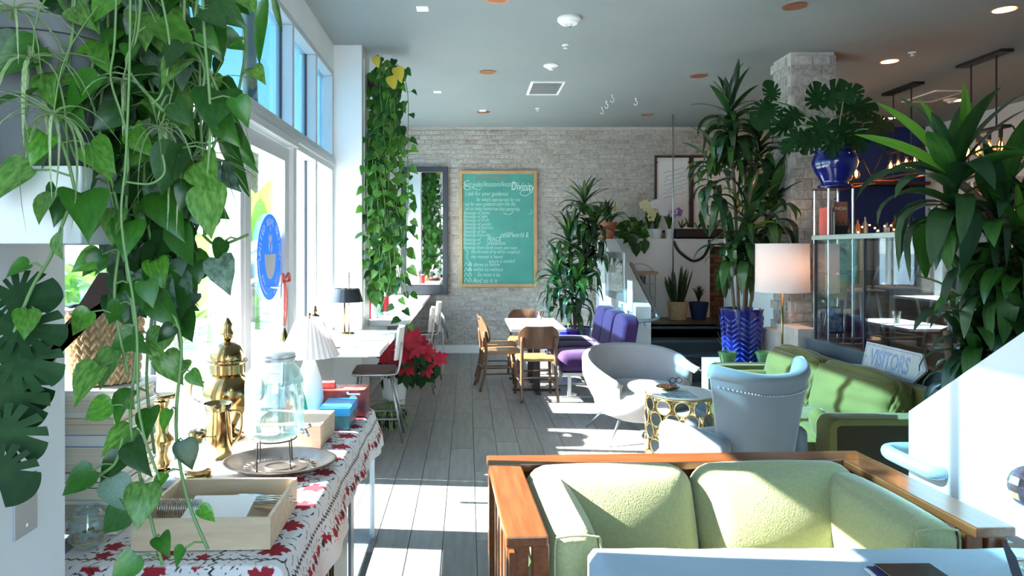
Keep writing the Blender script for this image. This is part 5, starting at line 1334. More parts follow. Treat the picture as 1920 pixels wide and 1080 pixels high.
part('notice_frame', MB().box(2.03,2.039,8.40,8.70,.86,1.28), M['steel'], wp, world=True, bevel=.002); part('notice_sheet', MB().box(2.027,2.030,8.42,8.68,.88,1.26), M['paper'], wp, world=True)
# switch plate on the near wall
o = thing('steel_wall_plate', 'brushed steel blank wall plate on the near left wall', 'wall plate', (-.948, 1.465, 1.13))
part('plate', MB().box(-.95,-.945,1.425,1.50,1.04,1.165), M['satin'], o, world=True, bevel=.0015)
for z in (1.06,1.145): part('screw', MB().xf(T(-.945,1.4625,z) @ rot(0,pi/2)).lathe([(.001,.001),(.004,.001),(.004,0)], 10), M['chrome'], o, world=True)

# ---------------------------------------------------------------- ceiling
def cz(px, py): Z = 1280*(CZ-CH)/(468-py); return V(((px-877)/1280*Z, Z, CZ))
for i, (px, py, on, lb) in enumerate([(933,-2,0,'unlit copper downlight nearest the viewer over the aisle'),(915,135,0,'unlit copper downlight second along the aisle row'),(907,210,0,'unlit copper downlight farthest in the aisle row'),
     (1490,11,0,'unlit copper downlight in front of the brick column'),(1310,142,0,'unlit copper downlight in the middle row above the tall dracaena'),(1214,215,0,'unlit copper downlight near the steel ceiling rod'),
     (1883,18,1,'lit amber downlight at the top right corner'),(1668,115,1,'lit amber downlight right of the brick column top'),(1667,222,1,'lit amber downlight farthest back above the navy wall'),(1797,188,1,'lit amber downlight beside the ceiling vent over the bar')]):
    c = cz(px, py); o = thing('downlight', lb, 'ceiling light', tuple(c), 0, 'round recessed downlights')
    part('trim_ring', MB().lathe([(.078,0),(.095,-.004),(.095,0)], 32, cap=False), M['copper'] , o, smooth=30)
    part('reflector', MB().lathe([(.080,-.003),(.060,-.0015),(.04,-.001),(.001,-.001)], 28, cap=False), M['warm'] if on else M['copper'], o)
    if on: l_ = lamp('SPOT', 'downlight_beam', (c.x, c.y, CZ-.03), 5, (1,.6,.3), spot_size=2.2, spot_blend=.6, shadow_soft_size=.06)
def cthing(name, lb, cat, px, py, parts_, g=None):
    o = thing(name, lb, cat, tuple(cz(px, py)), 0, g)
    for n_, mb, m_ in parts_: part(n_, mb, m_, o, smooth=40)
cthing('fire_alarm_strobe', 'white domed fire alarm strobe nearest on the ceiling', 'alarm', 1067, 34, [('base', MB().lathe([(.10,0),(.10,-.02),(.07,-.05),(.001,-.05)], 24, cap=False), M['white']), ('strobe_lens', MB().lathe([(.03,-.05),(.025,-.075),(.001,-.085)], 12, cap=False), M['jar'])])
cthing('smoke_detector', 'white smoke detector in front of the ceiling vent', 'smoke detector', 1033, 122, [('base', MB().lathe([(.08,0),(.08,-.012),(.05,-.03),(.001,-.03)], 24, cap=False), M['white']), ('sensor', MB().lathe([(.03,-.03),(.028,-.05),(.001,-.052)], 16, cap=False), M['white'])])
cthing('smoke_detector', 'white smoke detector over the bar beside the vent', 'smoke detector', 1782, 186, [('base', MB().lathe([(.08,0),(.08,-.012),(.05,-.03),(.001,-.03)], 24, cap=False), M['white']), ('sensor', MB().lathe([(.03,-.03),(.028,-.05),(.001,-.052)], 16, cap=False), M['white'])])
for px, py, lb in ((1060,84,'small white sprinkler between the strobe and the smoke detector'),(1008,203,'small white sprinkler far back near the aisle downlights'),(1710,98,'small white sprinkler near the lit downlight by the column')):
    cthing('sprinkler', lb, 'sprinkler', px, py, [('escutcheon', MB().lathe([(.035,0),(.035,-.006),(.012,-.012),(.001,-.012)], 18, cap=False), M['white']), ('deflector', MB().lathe([(.008,-.012),(.008,-.03),(.022,-.032),(.022,-.035),(.001,-.036)], 14, cap=False), M['white'])], 'ceiling sprinklers')
for px, py, lb in ((792,16,'white square ceiling plate nearest the window'),(820,172,'white square ceiling plate farther back'),(905,207,'white square ceiling plate by the far copper downlight')):
    cthing('ceiling_plate', lb, 'cover plate', px, py, [('plate', MB().cbox((0,0,-.003), (.095,.11,.006)), M['trim'])], 'square ceiling plates')
for n_, (px, py, lb) in enumerate(((1022,165,'white slatted air vent in the middle of the grey ceiling'),(1750,180,'white slatted air vent over the bar'))):
    o = thing('ceiling_vent', lb, 'vent', tuple(cz(px, py)))
    part('backing', MB().cbox((0,0,-.004), (.36,.62,.004)), M['gpot'], o)
    for b in ((-.20,-.17,-.33,.33),(.17,.20,-.33,.33),(-.17,.17,-.33,-.30),(.17,-.17,.30,.33)): part('vent_frame', MB().box(min(b[0],b[1]),max(b[0],b[1]),b[2],b[3],-.012,0), M['trim'], o)
    for k in range(11): part('slat', MB().xf(T(0,-.27+.054*k,-.008) @ rot(.5)).cbox((0,0,0), (.34,.03,.003)), M['trim'], o)
for k, (px, py) in enumerate(((1148,178),(1137,190),(1129,201),(1192,184))):
    o = thing('ceiling_hook', ['white ceiling hook nearest of the diagonal three','white ceiling hook in the middle of the diagonal three','white ceiling hook farthest of the diagonal three','lone white ceiling hook to the right of the other three'][k], 'hook', tuple(cz(px, py)), 0, 'white ceiling hooks')
    part('hook', MB().tube(smooth_path([(0,0,0),(0,0,-.03),(.02,0,-.05),(.015,0,-.085),(-.01,0,-.09),(-.022,0,-.07)], 4), .006, 6), M['white'], o, smooth=True)
    part('hook_base', MB().lathe([(.014,0),(.012,-.008),(.001,-.009)], 12, cap=False), M['white'], o)
# pendants over the bar
for i, (Y, lb) in enumerate(((6.95,'nearest black cage pendant with four glowing bulbs over the bar'),(8.25,'middle black cage pendant with four glowing bulbs over the bar'),(9.45,'farthest black cage pendant partly behind the cobalt urn pot'))):
    o = thing('cage_pendant', lb, 'pendant light', (5.25, Y, CZ), 0, 'cage pendants over the bar')
    part('canopy', MB().cbox((0,0,-.015), (.13,.62,.03)), M['black'], o, bevel=.003)
    for s in (-1,1): part('rod', MB().tube([(0,s*.17,-.03),(0,s*.17,-.75)], .008, 8), M['black'], o)
    tz, bz = -.75, -1.08
    part('top_bar', MB().cbox((0,0,tz), (.09,.62,.03)), M['black'], o, bevel=.003)
    for a, b in (((-.05,-.31),(-.15,-.40)),((.05,-.31),(.15,-.40)),((-.05,.31),(-.15,.40)),((.05,.31),(.15,.40))): part('cage_bar', MB().tube([(a[0],a[1],tz),(b[0],b[1],bz)], .008, 6), M['black'], o)
    part('cage_ring', MB().tube([(-.15,-.40,bz),(.15,-.40,bz),(.15,.40,bz),(-.15,.40,bz)], .009, 6, closed=True), M['copper'], o)
    for k in range(4):
        y = -.225+.15*k
        part('lamp_holder', MB().lathe([(.018,tz-.10),(.018,tz-.015)], 12, (0,y,0)), M['black'], o)
        bb = part('bulb', MB().lathe([(.014,tz-.10),(.022,tz-.13),(.043,tz-.18),(.046,tz-.205),(.035,tz-.24),(.001,tz-.255)], 16, (0,y,0), cap=False), M['amber'], o, smooth=True)
        fm = MB().lathe([(.004,-.055),(.018,-.02),(.016,.02),(.004,.05)], 10); f_ = link('filament', fm.mesh('filament', M['bulb'], True), bb)
    lamp('POINT', 'pendant_glow', (5.25, Y, CZ-.97), 3, (1,.45,.15), shadow_soft_size=.1)

# ---------------------------------------------------------------- sideboard with cloth and its things
CT = .74
K = thing('sideboard', 'grey sideboard under an embroidered cloth in the left foreground', 'sideboard', (-.9, 2.9, 0))
M['cab'] = mat('grey_cabinet_paint', (.20,.22,.24), (.17,.19,.21), 2, rough=.4)
part('top_panel', MB().box(-1.27,-.562,2.0,3.93,CT-.03,CT), M['cab'], K, world=True, bevel=.002)
part('carcass', MB().box(-1.25,-.57,2.03,3.15,.06,CT-.031), M['cab'], K, world=True)
part('plinth', MB().box(-1.23,-.60,2.06,3.12,0,.06), M['black'], K, world=True)
for k in range(2): part('door', MB().box(-.569,-.55,2.06+.54*k,2.58+.54*k,.08,CT-.05), M['cab'], K, world=True, bevel=.004); 
for k in range(2): part('handle', MB().xf(T(-.535,2.52+.12*k-.02,.42)).tube([(0,0,-.1),(.012,0,-.06),(.012,0,.06),(0,0,.1)], .010, 8), M['brass'], K, world=True, smooth=True)
for k in range(2): part('front_door', MB().box(-1.24+.335*k,-.915+.335*k,2.012,2.029,.08,CT-.06), M['cab'], K, world=True, bevel=.004)
part('side_door_frame', MB().box(-.555,-.54,3.16,3.24,.0,CT-.03), M['cab'], K, world=True, bevel=.002)
part('glass_side', MB().box(-.548,-.542,3.24,3.90,.02,CT-.03), M['fglass'], K, world=True); part('corner_post', MB().box(-.56,-.535,3.90,3.93,0,CT-.03), M['frame'], K, world=True, bevel=.002)
part('corner_post', MB().box(-1.25,-1.22,3.90,3.93,0,CT-.03), M['frame'], K, world=True); part('bottom_shelf', MB().box(-1.25,-.55,3.16,3.92,.0,.02), M['cab'], K, world=True)
# cloth: printed roses and borders as vertex colours (a flat print)
NU, NV = 330, 520
u0, u1 = -1.20, 0     # across, x from -1.20 to the aisle edge, then down
Wf = .665              # flat width
x_edge = -.535; y0c, y1c = 1.965, 3.90
def hem(y):
    t = (y-y0c)/(y1c-y0c); return .215-.065*t+.035*sin(7*t+.9)+.012*sin(19*t)
verts = []; cols = []
import numpy as np
rg = np.random.RandomState(4)
roses = []
for k in range(21):
    roses.append((Wf-.10+.045*(-1)**k, .10+k*.09, .056))
for k in range(24): roses.append((Wf+.105+.006*(-1)**k, .05+k*.08, .026))
for k in range(5): roses.append((.10+.02*(-1)**k, .12+k*.34, .04))
roses += [(.30,.07,.045),(.22,.17,.03),(.12,.06,.035),(.42,.05,.03)]
def print_col(s, t):
    # s: distance across cloth from window side (m); t: along (m)
    W = (.80,.77,.76); R = (.36,.015,.03); K_ = (.025,.02,.025)
    e = Wf+.0-s      # >0 on the flat, <0 hanging
    # zigzag border lines
    for b, am in ((.20,.010),(-.045,.008)):
        zz = abs(((t*38) % 1)-.5)*2
        if abs(e-b-(zz-.5)*am*1.5) < .0042: return K_
    f = t
    if abs(f-.035-(abs(((s*38) % 1)-.5)-.25)*.02) < .004: return K_
    # hem row of small red sprigs
    if -.125 < e < -.095:
        q = (t*22) % 1
        if abs(q-.5) < .30*(1-abs(e+.11)/.018) : return R if (int(t*22) % 3) else K_
    # roses
    for cx, cy, r in roses:
        dx = s-cx; dy = t-cy
        if abs(dx) > r*1.9 or abs(dy) > r*1.9: continue
        d = math.hypot(dx, dy); a = math.atan2(dy, dx)
        rr = r*(.70+.14*math.cos(5*a+cx*40)+.09*math.cos(11*a+cy*30))
        if d < rr:
            if abs(math.sin(d*260+3*math.cos(2*a))) < .10: return (.20,.01,.02)
            return R
        if d < r*1.75 and abs(math.sin(4*a+cx*50+d*60)) < .22 and d > r*.95 and math.sin(d*300+a*9) > -.3: return K_
    # small black-leaf scatter in the rose band
    if .04 < e < .18:
        if math.sin(s*210+math.sin(t*70)*2)*math.sin(t*150+s*60) > .90: return K_
    return W
vs = []; fs = []
tot = .665+.20
for j in range(NV+1):
    t = (y1c-y0c)*j/NV; y = y0c+t; H = hem(y)
    for i in range(NU+1):
        s = (Wf+H)*i/NU
        if s <= Wf-.035: x, z = -1.20+s, CT+.0022+.0012*sin(13*s+5*t)*max(0, s)
        else:
            d = s-(Wf-.035); R_ = .035
            if d < R_*pi/2: a = d/R_; x, z = -1.20+Wf-.028+R_*sin(a), CT+.0022-R_*(1-cos(a))
            else:
                dd = d-R_*pi/2; x = -1.20+Wf+.004+(.014*(1+sin(t*11+1))+.007*(1+sin(t*27)))*min(1, dd/.10)+.03*dd/.2; z = CT+.0022-.035-dd*.985; x += .003
        yy = y
        vs.append((x, yy, z)); cols.append((*print_col(s, t), 1))
n1 = len(vs)
for j in range(NV):
    for i in range(NU): a = j*(NU+1)+i; fs.append((a, a+1, a+NU+2, a+NU+1))
# front flap over the near edge
NF = 34
for j in range(1, NF+1):
    for i in range(NU+1):
        H = hem(y0c); s = (Wf+H)*i/NU
        dd = j/NF*(.085+.02*sin(s*9))
        bx_, by_, bz_ = vs[i]
        fall = dd
        vs.append((bx_, by_-.012-.01*sin(s*12)*dd/.08, bz_-fall)); cols.append((*print_col(s, .06+.0+dd*1.0+.0), 1))
for j in range(NF):
    for i in range(NU):
        a = i if j == 0 else n1+(j-1)*(NU+1)+i; b = n1+j*(NU+1)+i
        fs.append((b, b+1, a+1, a))
M['cloth'] = mat('embroidered_linen', (.8,.8,.8), rough=.9, bump=.15, bscale=700)
n_ = M['cloth'].node_tree; at_ = n_.nodes.new('ShaderNodeVertexColor'); at_.layer_name = 'print'; n_.links.new(at_.outputs[0], n_.nodes['Principled BSDF'].inputs['Base Color'])
cl = part('embroidered_cloth', MB().add(vs, fs), M['cloth'], smooth=True)
ca = cl.data.color_attributes.new('print', 'FLOAT_COLOR', 'POINT'); ca.data.foreach_set('color', np.array(cols, dtype=np.float32).ravel())
tag(cl, 'white embroidered runner with red roses and black borders over the sideboard', 'tablecloth')

def tray_box(name, lb, x0, x1, y0, y1, z0, h, rz=0, t=.012, lid=False):
    cx, cy = (x0+x1)/2, (y0+y1)/2; a, b = (x1-x0)/2, (y1-y0)/2
    o = thing(name, lb, 'box', (cx, cy, z0), rz)
    part('base_board', MB().box(-a+t,a-t,-b+t,b-t,0,.008), M['pine'], o)
    for q in ((-a,a,-b,-b+t),(-a,a,b-t,b),(-a,-a+t,-b+t,b-t),(a-t,a,-b+t,b-t)): part('side_board', MB().box(*q, 0, h), M['pine'], o, bevel=.0015)
    if lid: part('lid', MB().box(-a+t*.6,a-t*.6,-b+t*.6,b-t*.6,h-.012,h-.002), M['pine'], o)
    for s in (-1,1):
        for zz in (.02, h-.02): part('nail', MB().xf(T(s*(a-.01),-b-.0005,zz) @ rot(pi/2)).lathe([(.002,0),(.001,.0006)], 6), M['steel'], o)
    return o
UB = tray_box('utensil_box', 'open pine box of forks and knives at the front of the sideboard', -1.015, -.60, 2.05, 2.42, CT+.006, .095, .03)
ux, uy, uz = -.81, 2.235, CT+.006+.01
def fork(name, lb, m, group):
    o = thing(name, lb, 'cutlery', tuple(m.translation), 0, group); o.rotation_euler = m.to_euler()
    hd = MB(); hd.prism([(-.10,-.004),(-.02,-.003),(.0,-.012),(.02,-.013),(.02,.013),(.0,.012),(-.02,.003),(-.10,.004),(-.11,0)], 0, .002)
    for k in range(4): y = -.0115+.0077*k; hd.prism([(.02,y-.0013),(.068,y-.0010),(.07,y),(.068,y+.0010),(.02,y+.0013)], 0, .002)
    part('fork_body', hd, M['cutlery'], o)
for k in range(9):
    fork('fork', f'{["lowest","second","third","fourth","fifth","sixth","seventh","eighth","topmost"][k]} fork of the pile at the back of the utensil box', T(-.72+.014*(k % 3), 2.365-.013*k, CT+.026+.0085*k) @ rot(.1*(k % 2), -.05, pi+.12*(k % 3-1)), 'forks in the utensil box')
for k in range(4):
    o = thing('knife', f'{["lowest","second","third","topmost"][k]} knife at the front of the utensil box', 'cutlery', (-.74, 2.085+.008*k, CT+.025+.006*k), .02*k, 'knives in the utensil box')
    part('knife_blade', MB().prism([(-.02,-.006),(.08,-.009),(.10,-.004),(.10,.002),(-.02,.004)], 0, .0015), M['cutlery'], o); part('knife_handle', MB().box(-.12,-.02,-.006,.006,0,.004), M['cutlery'], o, bevel=.0015)
on_s = 'first second third fourth fifth sixth seventh eighth ninth tenth eleventh twelfth thirteenth fourteenth fifteenth sixteenth seventeenth'.split()
for k in range(18):
    tag(part('spoon', MB().xf(T(-.985+.0075*k, 2.18, CT+.078) @ rot(pi/2,0,pi/2)).lathe([(.001,0),(.022,.0005),(.026,.004),(.0245,.004),(.021,.001)], 14, sx=.9, sy=1.4, cap=False), M['cutlery'], smooth=True), f'{(on_s+["last"])[k]} spoon from the left of the row nested on edge in the utensil box', 'cutlery', 'row of nested spoons in the utensil box')
tag(part('folded_napkin', MB().xf(T(-.79, 2.17, CT+.088) @ rot(.18,0,.03)).cbox((0,0,0), (.20,.15,.004)), M['paper'], bevel=.001), 'white paper napkin laid over the cutlery in the pine box', 'napkin')

TR = thing('oval_tray', 'tarnished silver oval tray with engraved base on the sideboard', 'tray', (-.775, 2.82, CT+.004))
prof = [(.001,.006),(.15,.006),(.175,.014),(.205,.032),(.225,.036),(.228,.040),(.222,.042),(.203,.038),(.172,.019),(.15,.011),(.001,.011)]
part('tray_body', MB().lathe(prof, 56, sx=1.02, sy=.80, cap=False), M['silver'], TR, smooth=True)
for r in (.055,.062,.11): part('engraved_ring', MB().tube([(r*1.02*cos(2*pi*k/40), r*.8*sin(2*pi*k/40), .012) for k in range(40)], .0015, 5, closed=True), M['silver'], TR, smooth=True)
sc_ = MB(); rnd = random.Random(6)
for k in range(26): a = 2*pi*k/26; q = .135; sc_.tube(smooth_path([(q*cos(a),q*.8*sin(a),.012),(q*1.08*cos(a+.06),q*.86*sin(a+.06),.0125),(q*.95*cos(a+.12),q*.76*sin(a+.12),.012)], 3), .0015, 4)
part('engraving', sc_, M['silver'], TR)
WD = thing('wire_stand', 'black wire stand raising the glass drink dispenser over the tray', 'stand', (-.80, 2.83, CT+.016))
R_ = .088
part('ring', MB().tube([(R_*cos(2*pi*k/32), R_*sin(2*pi*k/32), .115) for k in range(32)], .003, 6, closed=True), M['black'], WD, smooth=True)
for k in range(4): a = pi/4+k*pi/2+.2; part('leg', MB().tube([(R_*cos(a), R_*sin(a), .115),(R_*1.06*cos(a), R_*1.06*sin(a), .0),(R_*1.12*cos(a), R_*1.12*sin(a), .001)], .003, 6), M['black'], WD)
DS = thing('drink_dispenser', 'ribbed glass drink dispenser jar with a metal lid and tap', 'dispenser', (-.80, 2.83, CT+.135))
jp = [(.001,.0),(.090,.004),(.108,.020),(.118,.045),(.118,.225),(.112,.265),(.085,.298),(.078,.310),(.078,.330),(.074,.330),(.074,.308),(.082,.294),(.108,.262),(.114,.225),(.114,.045),(.104,.022),(.088,.010),(.001,.008)]
part('jar', MB().lathe(jp, 96, cap=False, flute=.010, nf=32), M['jar'], DS, smooth=True)
part('drink', MB().lathe([(.001,.012),(.086,.013),(.102,.026),(.110,.047),(.110,.20),(.001,.20)], 40, cap=False), M['water'], DS, smooth=True)
part('lid', MB().lathe([(.082,.318),(.083,.345),(.070,.352),(.001,.354)], 40, cap=False), M['steel'], DS, smooth=40)
part('lid_ridge', MB().tube([(.0845*cos(2*pi*k/40), .0845*sin(2*pi*k/40), .33) for k in range(40)], .002, 5, closed=True), M['steel'], DS, smooth=True)
part('tap', MB().tube([(.095,-.03,.035),(.135,-.045,.035)], .011, 10).tube([(.135,-.045,.04),(.15,-.05,.012)], .008, 10).tube([(.13,-.045,.045),(.16,-.055,.062)], [.006,.009], 8), M['steel'], DS, smooth=True)
tray_box('pine_crate', 'closed-looking pine crate behind the drink dispenser', -.99, -.665, 3.10, 3.40, CT+.006, .105, -.02, lid=True)
bb_ = thing('blue_game_box', 'bright blue game box between the pine crate and the red game box', 'box', (-.69, 3.53, CT+.006))
part('box_lid', MB().box(-.745,-.59,3.42,3.66,CT+.075,CT+.115), mat('cyan_card', (.02,.33,.72), rough=.35), bb_, world=True, bevel=.002)
part('box_base', MB().box(-.74,-.595,3.425,3.655,CT+.006,CT+.075), mat('dark_blue_card', (.01,.07,.14), (.04,.18,.20), 20, rough=.35), bb_, world=True)
JG = thing('red_game_box', 'long red and dark game box with a bold white name on its end', 'box', (-.75, 3.78, CT+.006), 0)
M['jred'] = mat('red_card', (.42,.03,.03), (.55,.12,.10), 30, rough=.35); M['jdark'] = mat('dark_card', (.05,.012,.03), (.30,.05,.04), 16, rough=.35)
part('box_body', MB().box(-.985,-.555,3.70,3.87,CT+.006,CT+.145), M['jdark'], JG, world=True, bevel=.002)
part('box_top_print', MB().box(-.98,-.56,3.705,3.865,CT+.1455,CT+.147), M['jred'], JG, world=True)
m_ = MB()
vs_, fs_ = text_mesh('Jenga', .075, None, basis((-.615, 3.6985, CT+.077), (.0,0,-1), (1,0,0)), bold=.003, sxx=.72); m_.add(vs_, fs_)
vs_, fs_ = text_mesh('Jenga', .075, None, basis((-.86, 3.6985, CT+.06), (1,0,0), (0,0,1)), bold=.002, sxx=1.0); 
part('name_print', m_, M['paper'], JG, world=True)
m_ = MB()
for k in range(5): m_.tube(smooth_path([(-.93+.055*k, 3.699, CT+.03+.02*(k % 2)), (-.91+.055*k, 3.6985, CT+.07), (-.885+.055*k, 3.699, CT+.05)], 4), .007, 6)
part('flame_print', m_, mat('orange_print', (.75,.20,.05), rough=.4), JG, world=True)
tag(part('red_carton', MB().xf(T(-.82, 3.78, CT+.164) @ rot(0,0,.12)).cbox((0,0,0), (.17,.08,.03)), M['jred'], bevel=.002), 'flat red carton lying on top of the red game box', 'box')
bt = thing('green_bottle', 'tapered green glass bottle behind the drink dispenser', 'bottle', (-.855, 3.46, CT+.006))
part('bottle_body', MB().lathe([(.001,0),(.05,.004),(.052,.02),(.045,.08),(.030,.16),(.014,.20),(.013,.215)], 24, cap=False, flute=.04, nf=12), M['ggreen'], bt, smooth=True)
part('stopper', MB().lathe([(.010,.21),(.012,.225),(.022,.24),(.018,.262),(.001,.27)], 16, cap=False), M['ggreen'], bt, smooth=True)
# brass samovar urn
def urn(lb, c, s, g=None):
    o = thing('brass_urn', lb, 'urn', c, 0, g)
    def sp(l): return [(a*s, b*s) for a, b in l]
    part('foot', MB().lathe(sp([(.001,0),(.075,0),(.07,.02),(.035,.04)]), 28, cap=False), M['brass'], o, smooth=True)
    part('body', MB().lathe(sp([(.035,.04),(.05,.06),(.10,.14),(.11,.20),(.095,.25),(.06,.28)]), 32, cap=False), M['brass'], o, smooth=True)
    part('collar', MB().lathe(sp([(.06,.28),(.075,.285),(.075,.325),(.085,.335),(.085,.342),(.05,.345)]), 32, cap=False), M['brass'], o, smooth=30)
    part('lid', MB().lathe(sp([(.07,.342),(.072,.36),(.055,.40),(.03,.415),(.012,.42)]), 28, cap=False), M['brass'], o, smooth=True)
    part('finial', MB().lathe(sp([(.012,.42),(.026,.44),(.030,.46),(.018,.48),(.022,.495),(.008,.52),(.001,.525)]), 18, cap=False), M['brass'], o, smooth=True)
    for q in (-1,1): part('handle', MB().tube(smooth_path([(q*.10*s,0,.24*s),(q*.15*s,0,.25*s),(q*.155*s,0,.18*s),(q*.11*s,0,.15*s)], 5), .006*s, 8), M['brass'], o, smooth=True)
urn('large domed brass urn behind the oil lamp on the sideboard', (-1.155, 3.28, CT+.006), 1.10)
urn('small brass urn on the window table beside the white lamp', (-1.20, 5.36, .887), .62)
# brass pitcher
o = thing('brass_pitcher', 'pale brass pitcher between the oil lamp and the dispenser', 'pitcher', (-1.09, 2.98, CT+.006))
part('body', MB().lathe([(.001,0),(.055,0),(.062,.03),(.055,.14),(.050,.20),(.062,.235),(.059,.235),(.046,.20),(.05,.14)], 28, cap=False), M['brass'], o, smooth=True)
part('handle', MB().tube(smooth_path([(.052,0,.20),(.10,0,.19),(.095,0,.10),(.058,0,.05)], 5), .006, 8), M['brass'], o, smooth=True)
# oil lamp
o = thing('oil_lamp', 'white glass oil lamp with a brass burner and clear chimney', 'oil lamp', (-1.07, 2.70, CT+.006))
part('foot', MB().lathe([(.001,0),(.055,0),(.058,.012),(.05,.03),(.03,.035)], 28, cap=False), M['brass'], o, smooth=True)
part('font', MB().lathe([(.03,.035),(.06,.05),(.074,.08),(.070,.11),(.04,.135),(.018,.14)], 32, cap=False), mat('milk_glass', (.80,.80,.76), rough=.2, trans=.3), o, smooth=True)
part('burner', MB().lathe([(.018,.14),(.022,.155),(.034,.165),(.036,.185),(.028,.19)], 24, cap=False, flute=.03, nf=12), M['brass'], o, smooth=True)
part('chimney', MB().lathe([(.028,.188),(.038,.22),(.036,.25),(.022,.30),(.019,.36)], 28, cap=False), M['jar'], o, smooth=True)
part('wick_knob', MB().tube([(.03,0,.165),(.075,-.02,.168)], .002, 6).ball((.078,-.021,.168), .007, 6), M['brass'], o, smooth=True)
# ornate column candlestick hidden among vines, ashtray dish, painted jar
o = thing('carved_candlestick', 'carved gilt candlestick half hidden behind the long pothos vine', 'candlestick', (-1.20, 2.68, CT+.006))
part('base', MB().lathe([(.001,0),(.06,0),(.055,.02),(.03,.04)], 24, cap=False, flute=.05, nf=8), M['brass'], o, smooth=True)
part('stem', MB().lathe([(.02,.04),(.035,.07),(.02,.10),(.03,.13),(.045,.16),(.022,.19),(.03,.24),(.018,.28),(.03,.31)], 24, cap=False, flute=.06, nf=8), M['brass'], o, smooth=True)
part('drip_cup', MB().lathe([(.02,.31),(.045,.32),(.05,.335),(.001,.33)], 20, cap=False, flute=.05, nf=10), M['brass'], o, smooth=True)
o = thing('lidded_dish', 'round tarnished lidded dish behind the pine utensil box', 'dish', (-1.09, 2.50-.13, CT+.006))
o.location = (-1.02, 2.46-.0, CT+.006); o.location = (-1.14, 2.545, CT+.006)
part('dish_body', MB().lathe([(.001,0),(.07,0),(.085,.02),(.082,.04),(.001,.04)], 30, cap=False), M['silver'], o, smooth=True)
part('dish_lid', MB().lathe([(.086,.04),(.08,.052),(.04,.062),(.001,.064)], 30, cap=False), M['chrome'], o, smooth=True)
o = thing('painted_jar', 'round clear jar with painted flowers beside the stack of books', 'jar', (-1.155, 2.075, CT+.006))
part('jar_body', MB().lathe([(.001,0),(.03,0),(.05,.025),(.058,.06),(.05,.095),(.035,.11),(.037,.12),(.034,.12),(.046,.093),(.054,.06),(.046,.028),(.001,.006)], 32, cap=False), M['jar'], o, smooth=True)
for z in (.03,.094): part('gold_band', MB().tube([((.053 if z < .05 else .0515)*cos(2*pi*k/28), (.053 if z < .05 else .0515)*sin(2*pi*k/28), z) for k in range(28)], .0015, 5, closed=True), M['gold'], o, smooth=True)
m_ = MB()
rnd = random.Random(3)
for k in range(16): a = rnd.uniform(-2.2,-.3); m_.ball((.0585*cos(a), .0585*sin(a), .06+rnd.uniform(-.018,.018)), .005, 5, (1,1,.8))
part('painted_flowers', m_, mat('flower_enamel', (.50,.20,.05), (.03,.12,.06), 60, rough=.4), o, smooth=True)['kind'] = 'stuff'
# stack of books with the woven basket
rnd = random.Random(19); z = CT+.006
tints = [(.70,.66,.55),(.72,.60,.40),(.80,.80,.78),(.60,.50,.36),(.75,.76,.78),(.08,.08,.09),(.74,.70,.62),(.45,.08,.06),(.78,.77,.72),(.25,.35,.55),(.78,.78,.78),(.60,.45,.25),(.80,.80,.80),(.55,.60,.65),(.76,.70,.55),(.70,.72,.74)]
ths = [.042,.022,.030,.018,.034,.020,.026,.030,.052,.038,.030,.022,.018,.026,.018,.022]
on_ = ['lowest','second','third','fourth','fifth','sixth','seventh','eighth','ninth','tenth','eleventh','twelfth','thirteenth','fourteenth','fifteenth','topmost']
for k, th in enumerate(ths):
    w_ = rnd.uniform(.19,.215); dx = rnd.uniform(-.008,.008); zt = z+th
    cm = mat('book_cover_%d' % k, tints[k], rough=.5)
    x1_ = -1.115+dx; x0_ = x1_-w_
    b = thing('book', f'{on_[k]} book from the bottom of the tall stack beside the near wall', 'book', ((x0_+x1_)/2, 2.30, z), 0, 'books stacked under the woven basket')
    t = .0025
    part('cover', MB().box(x0_,x1_,2.16+dx,2.44,z,z+t).box(x0_,x1_,2.16+dx,2.44,zt-t,zt).box(x0_,x0_+t,2.16+dx,2.44,z+t,zt-t), cm, b, world=True)
    part('pages', MB().box(x0_+t,x1_-.004,2.163+dx,2.436,z+t,zt-t), M['page'] if k % 3 else M['paper'], b, world=True)
    z = zt+.0005
BKZ = z
o = thing('woven_basket', 'braided water hyacinth basket on top of the tall book stack', 'basket', (-1.235, 2.32, BKZ))
part('inner_wall', MB().lathe([(.001,0.004),(.100,.004),(.118,.24),(.112,.24),(.095,.012)], 28, cap=False), M['weave'], o, smooth=40)
bd = MB(); bd.ball((0,0,0), 1, 6, (.0085,.0055,.017)); bdm = bd.mesh('braid_strand', M['weave'], True)
nb = 0
for i in range(8):
    zz = .016+i*.030; rr = .104+.018*zz/.25
    for k in range(24):
        a = 2*pi*k/24
        for s in (-1,1):
            if nb >= 300 or not (-2.75 < ((a+pi) % (2*pi))-pi < -.0): continue
            s_o = link('braid_strand', bdm, o, (rr*cos(a+s*.05), rr*sin(a+s*.05), zz+(.012 if s > 0 else 0))); s_o.rotation_euler = rot(0,0,a).to_euler(); s_o.rotation_euler = (s*.45*1, 0, a) if False else (Matrix.Rotation(a,4,'Z') @ Matrix.Rotation(s*.5,4,'X')).to_euler(); nb += 1
bk_ = MB()
for i in range(8):
    zz = .016+i*.030; rr = .104+.018*zz/.25
    for k in range(24):
        a = 2*pi*k/24
        if -2.75 < ((a+pi) % (2*pi))-pi < -.0: continue
        for s in (-1,1): bk_.xf(T(rr*cos(a+s*.05), rr*sin(a+s*.05), zz) @ Matrix.Rotation(a,4,'Z') @ Matrix.Rotation(s*.5,4,'X')).ball((0,0,0), 1, 4, (.0085,.0055,.017))
part('far_side_braid', bk_, M['weave'], o)['kind'] = 'stuff'
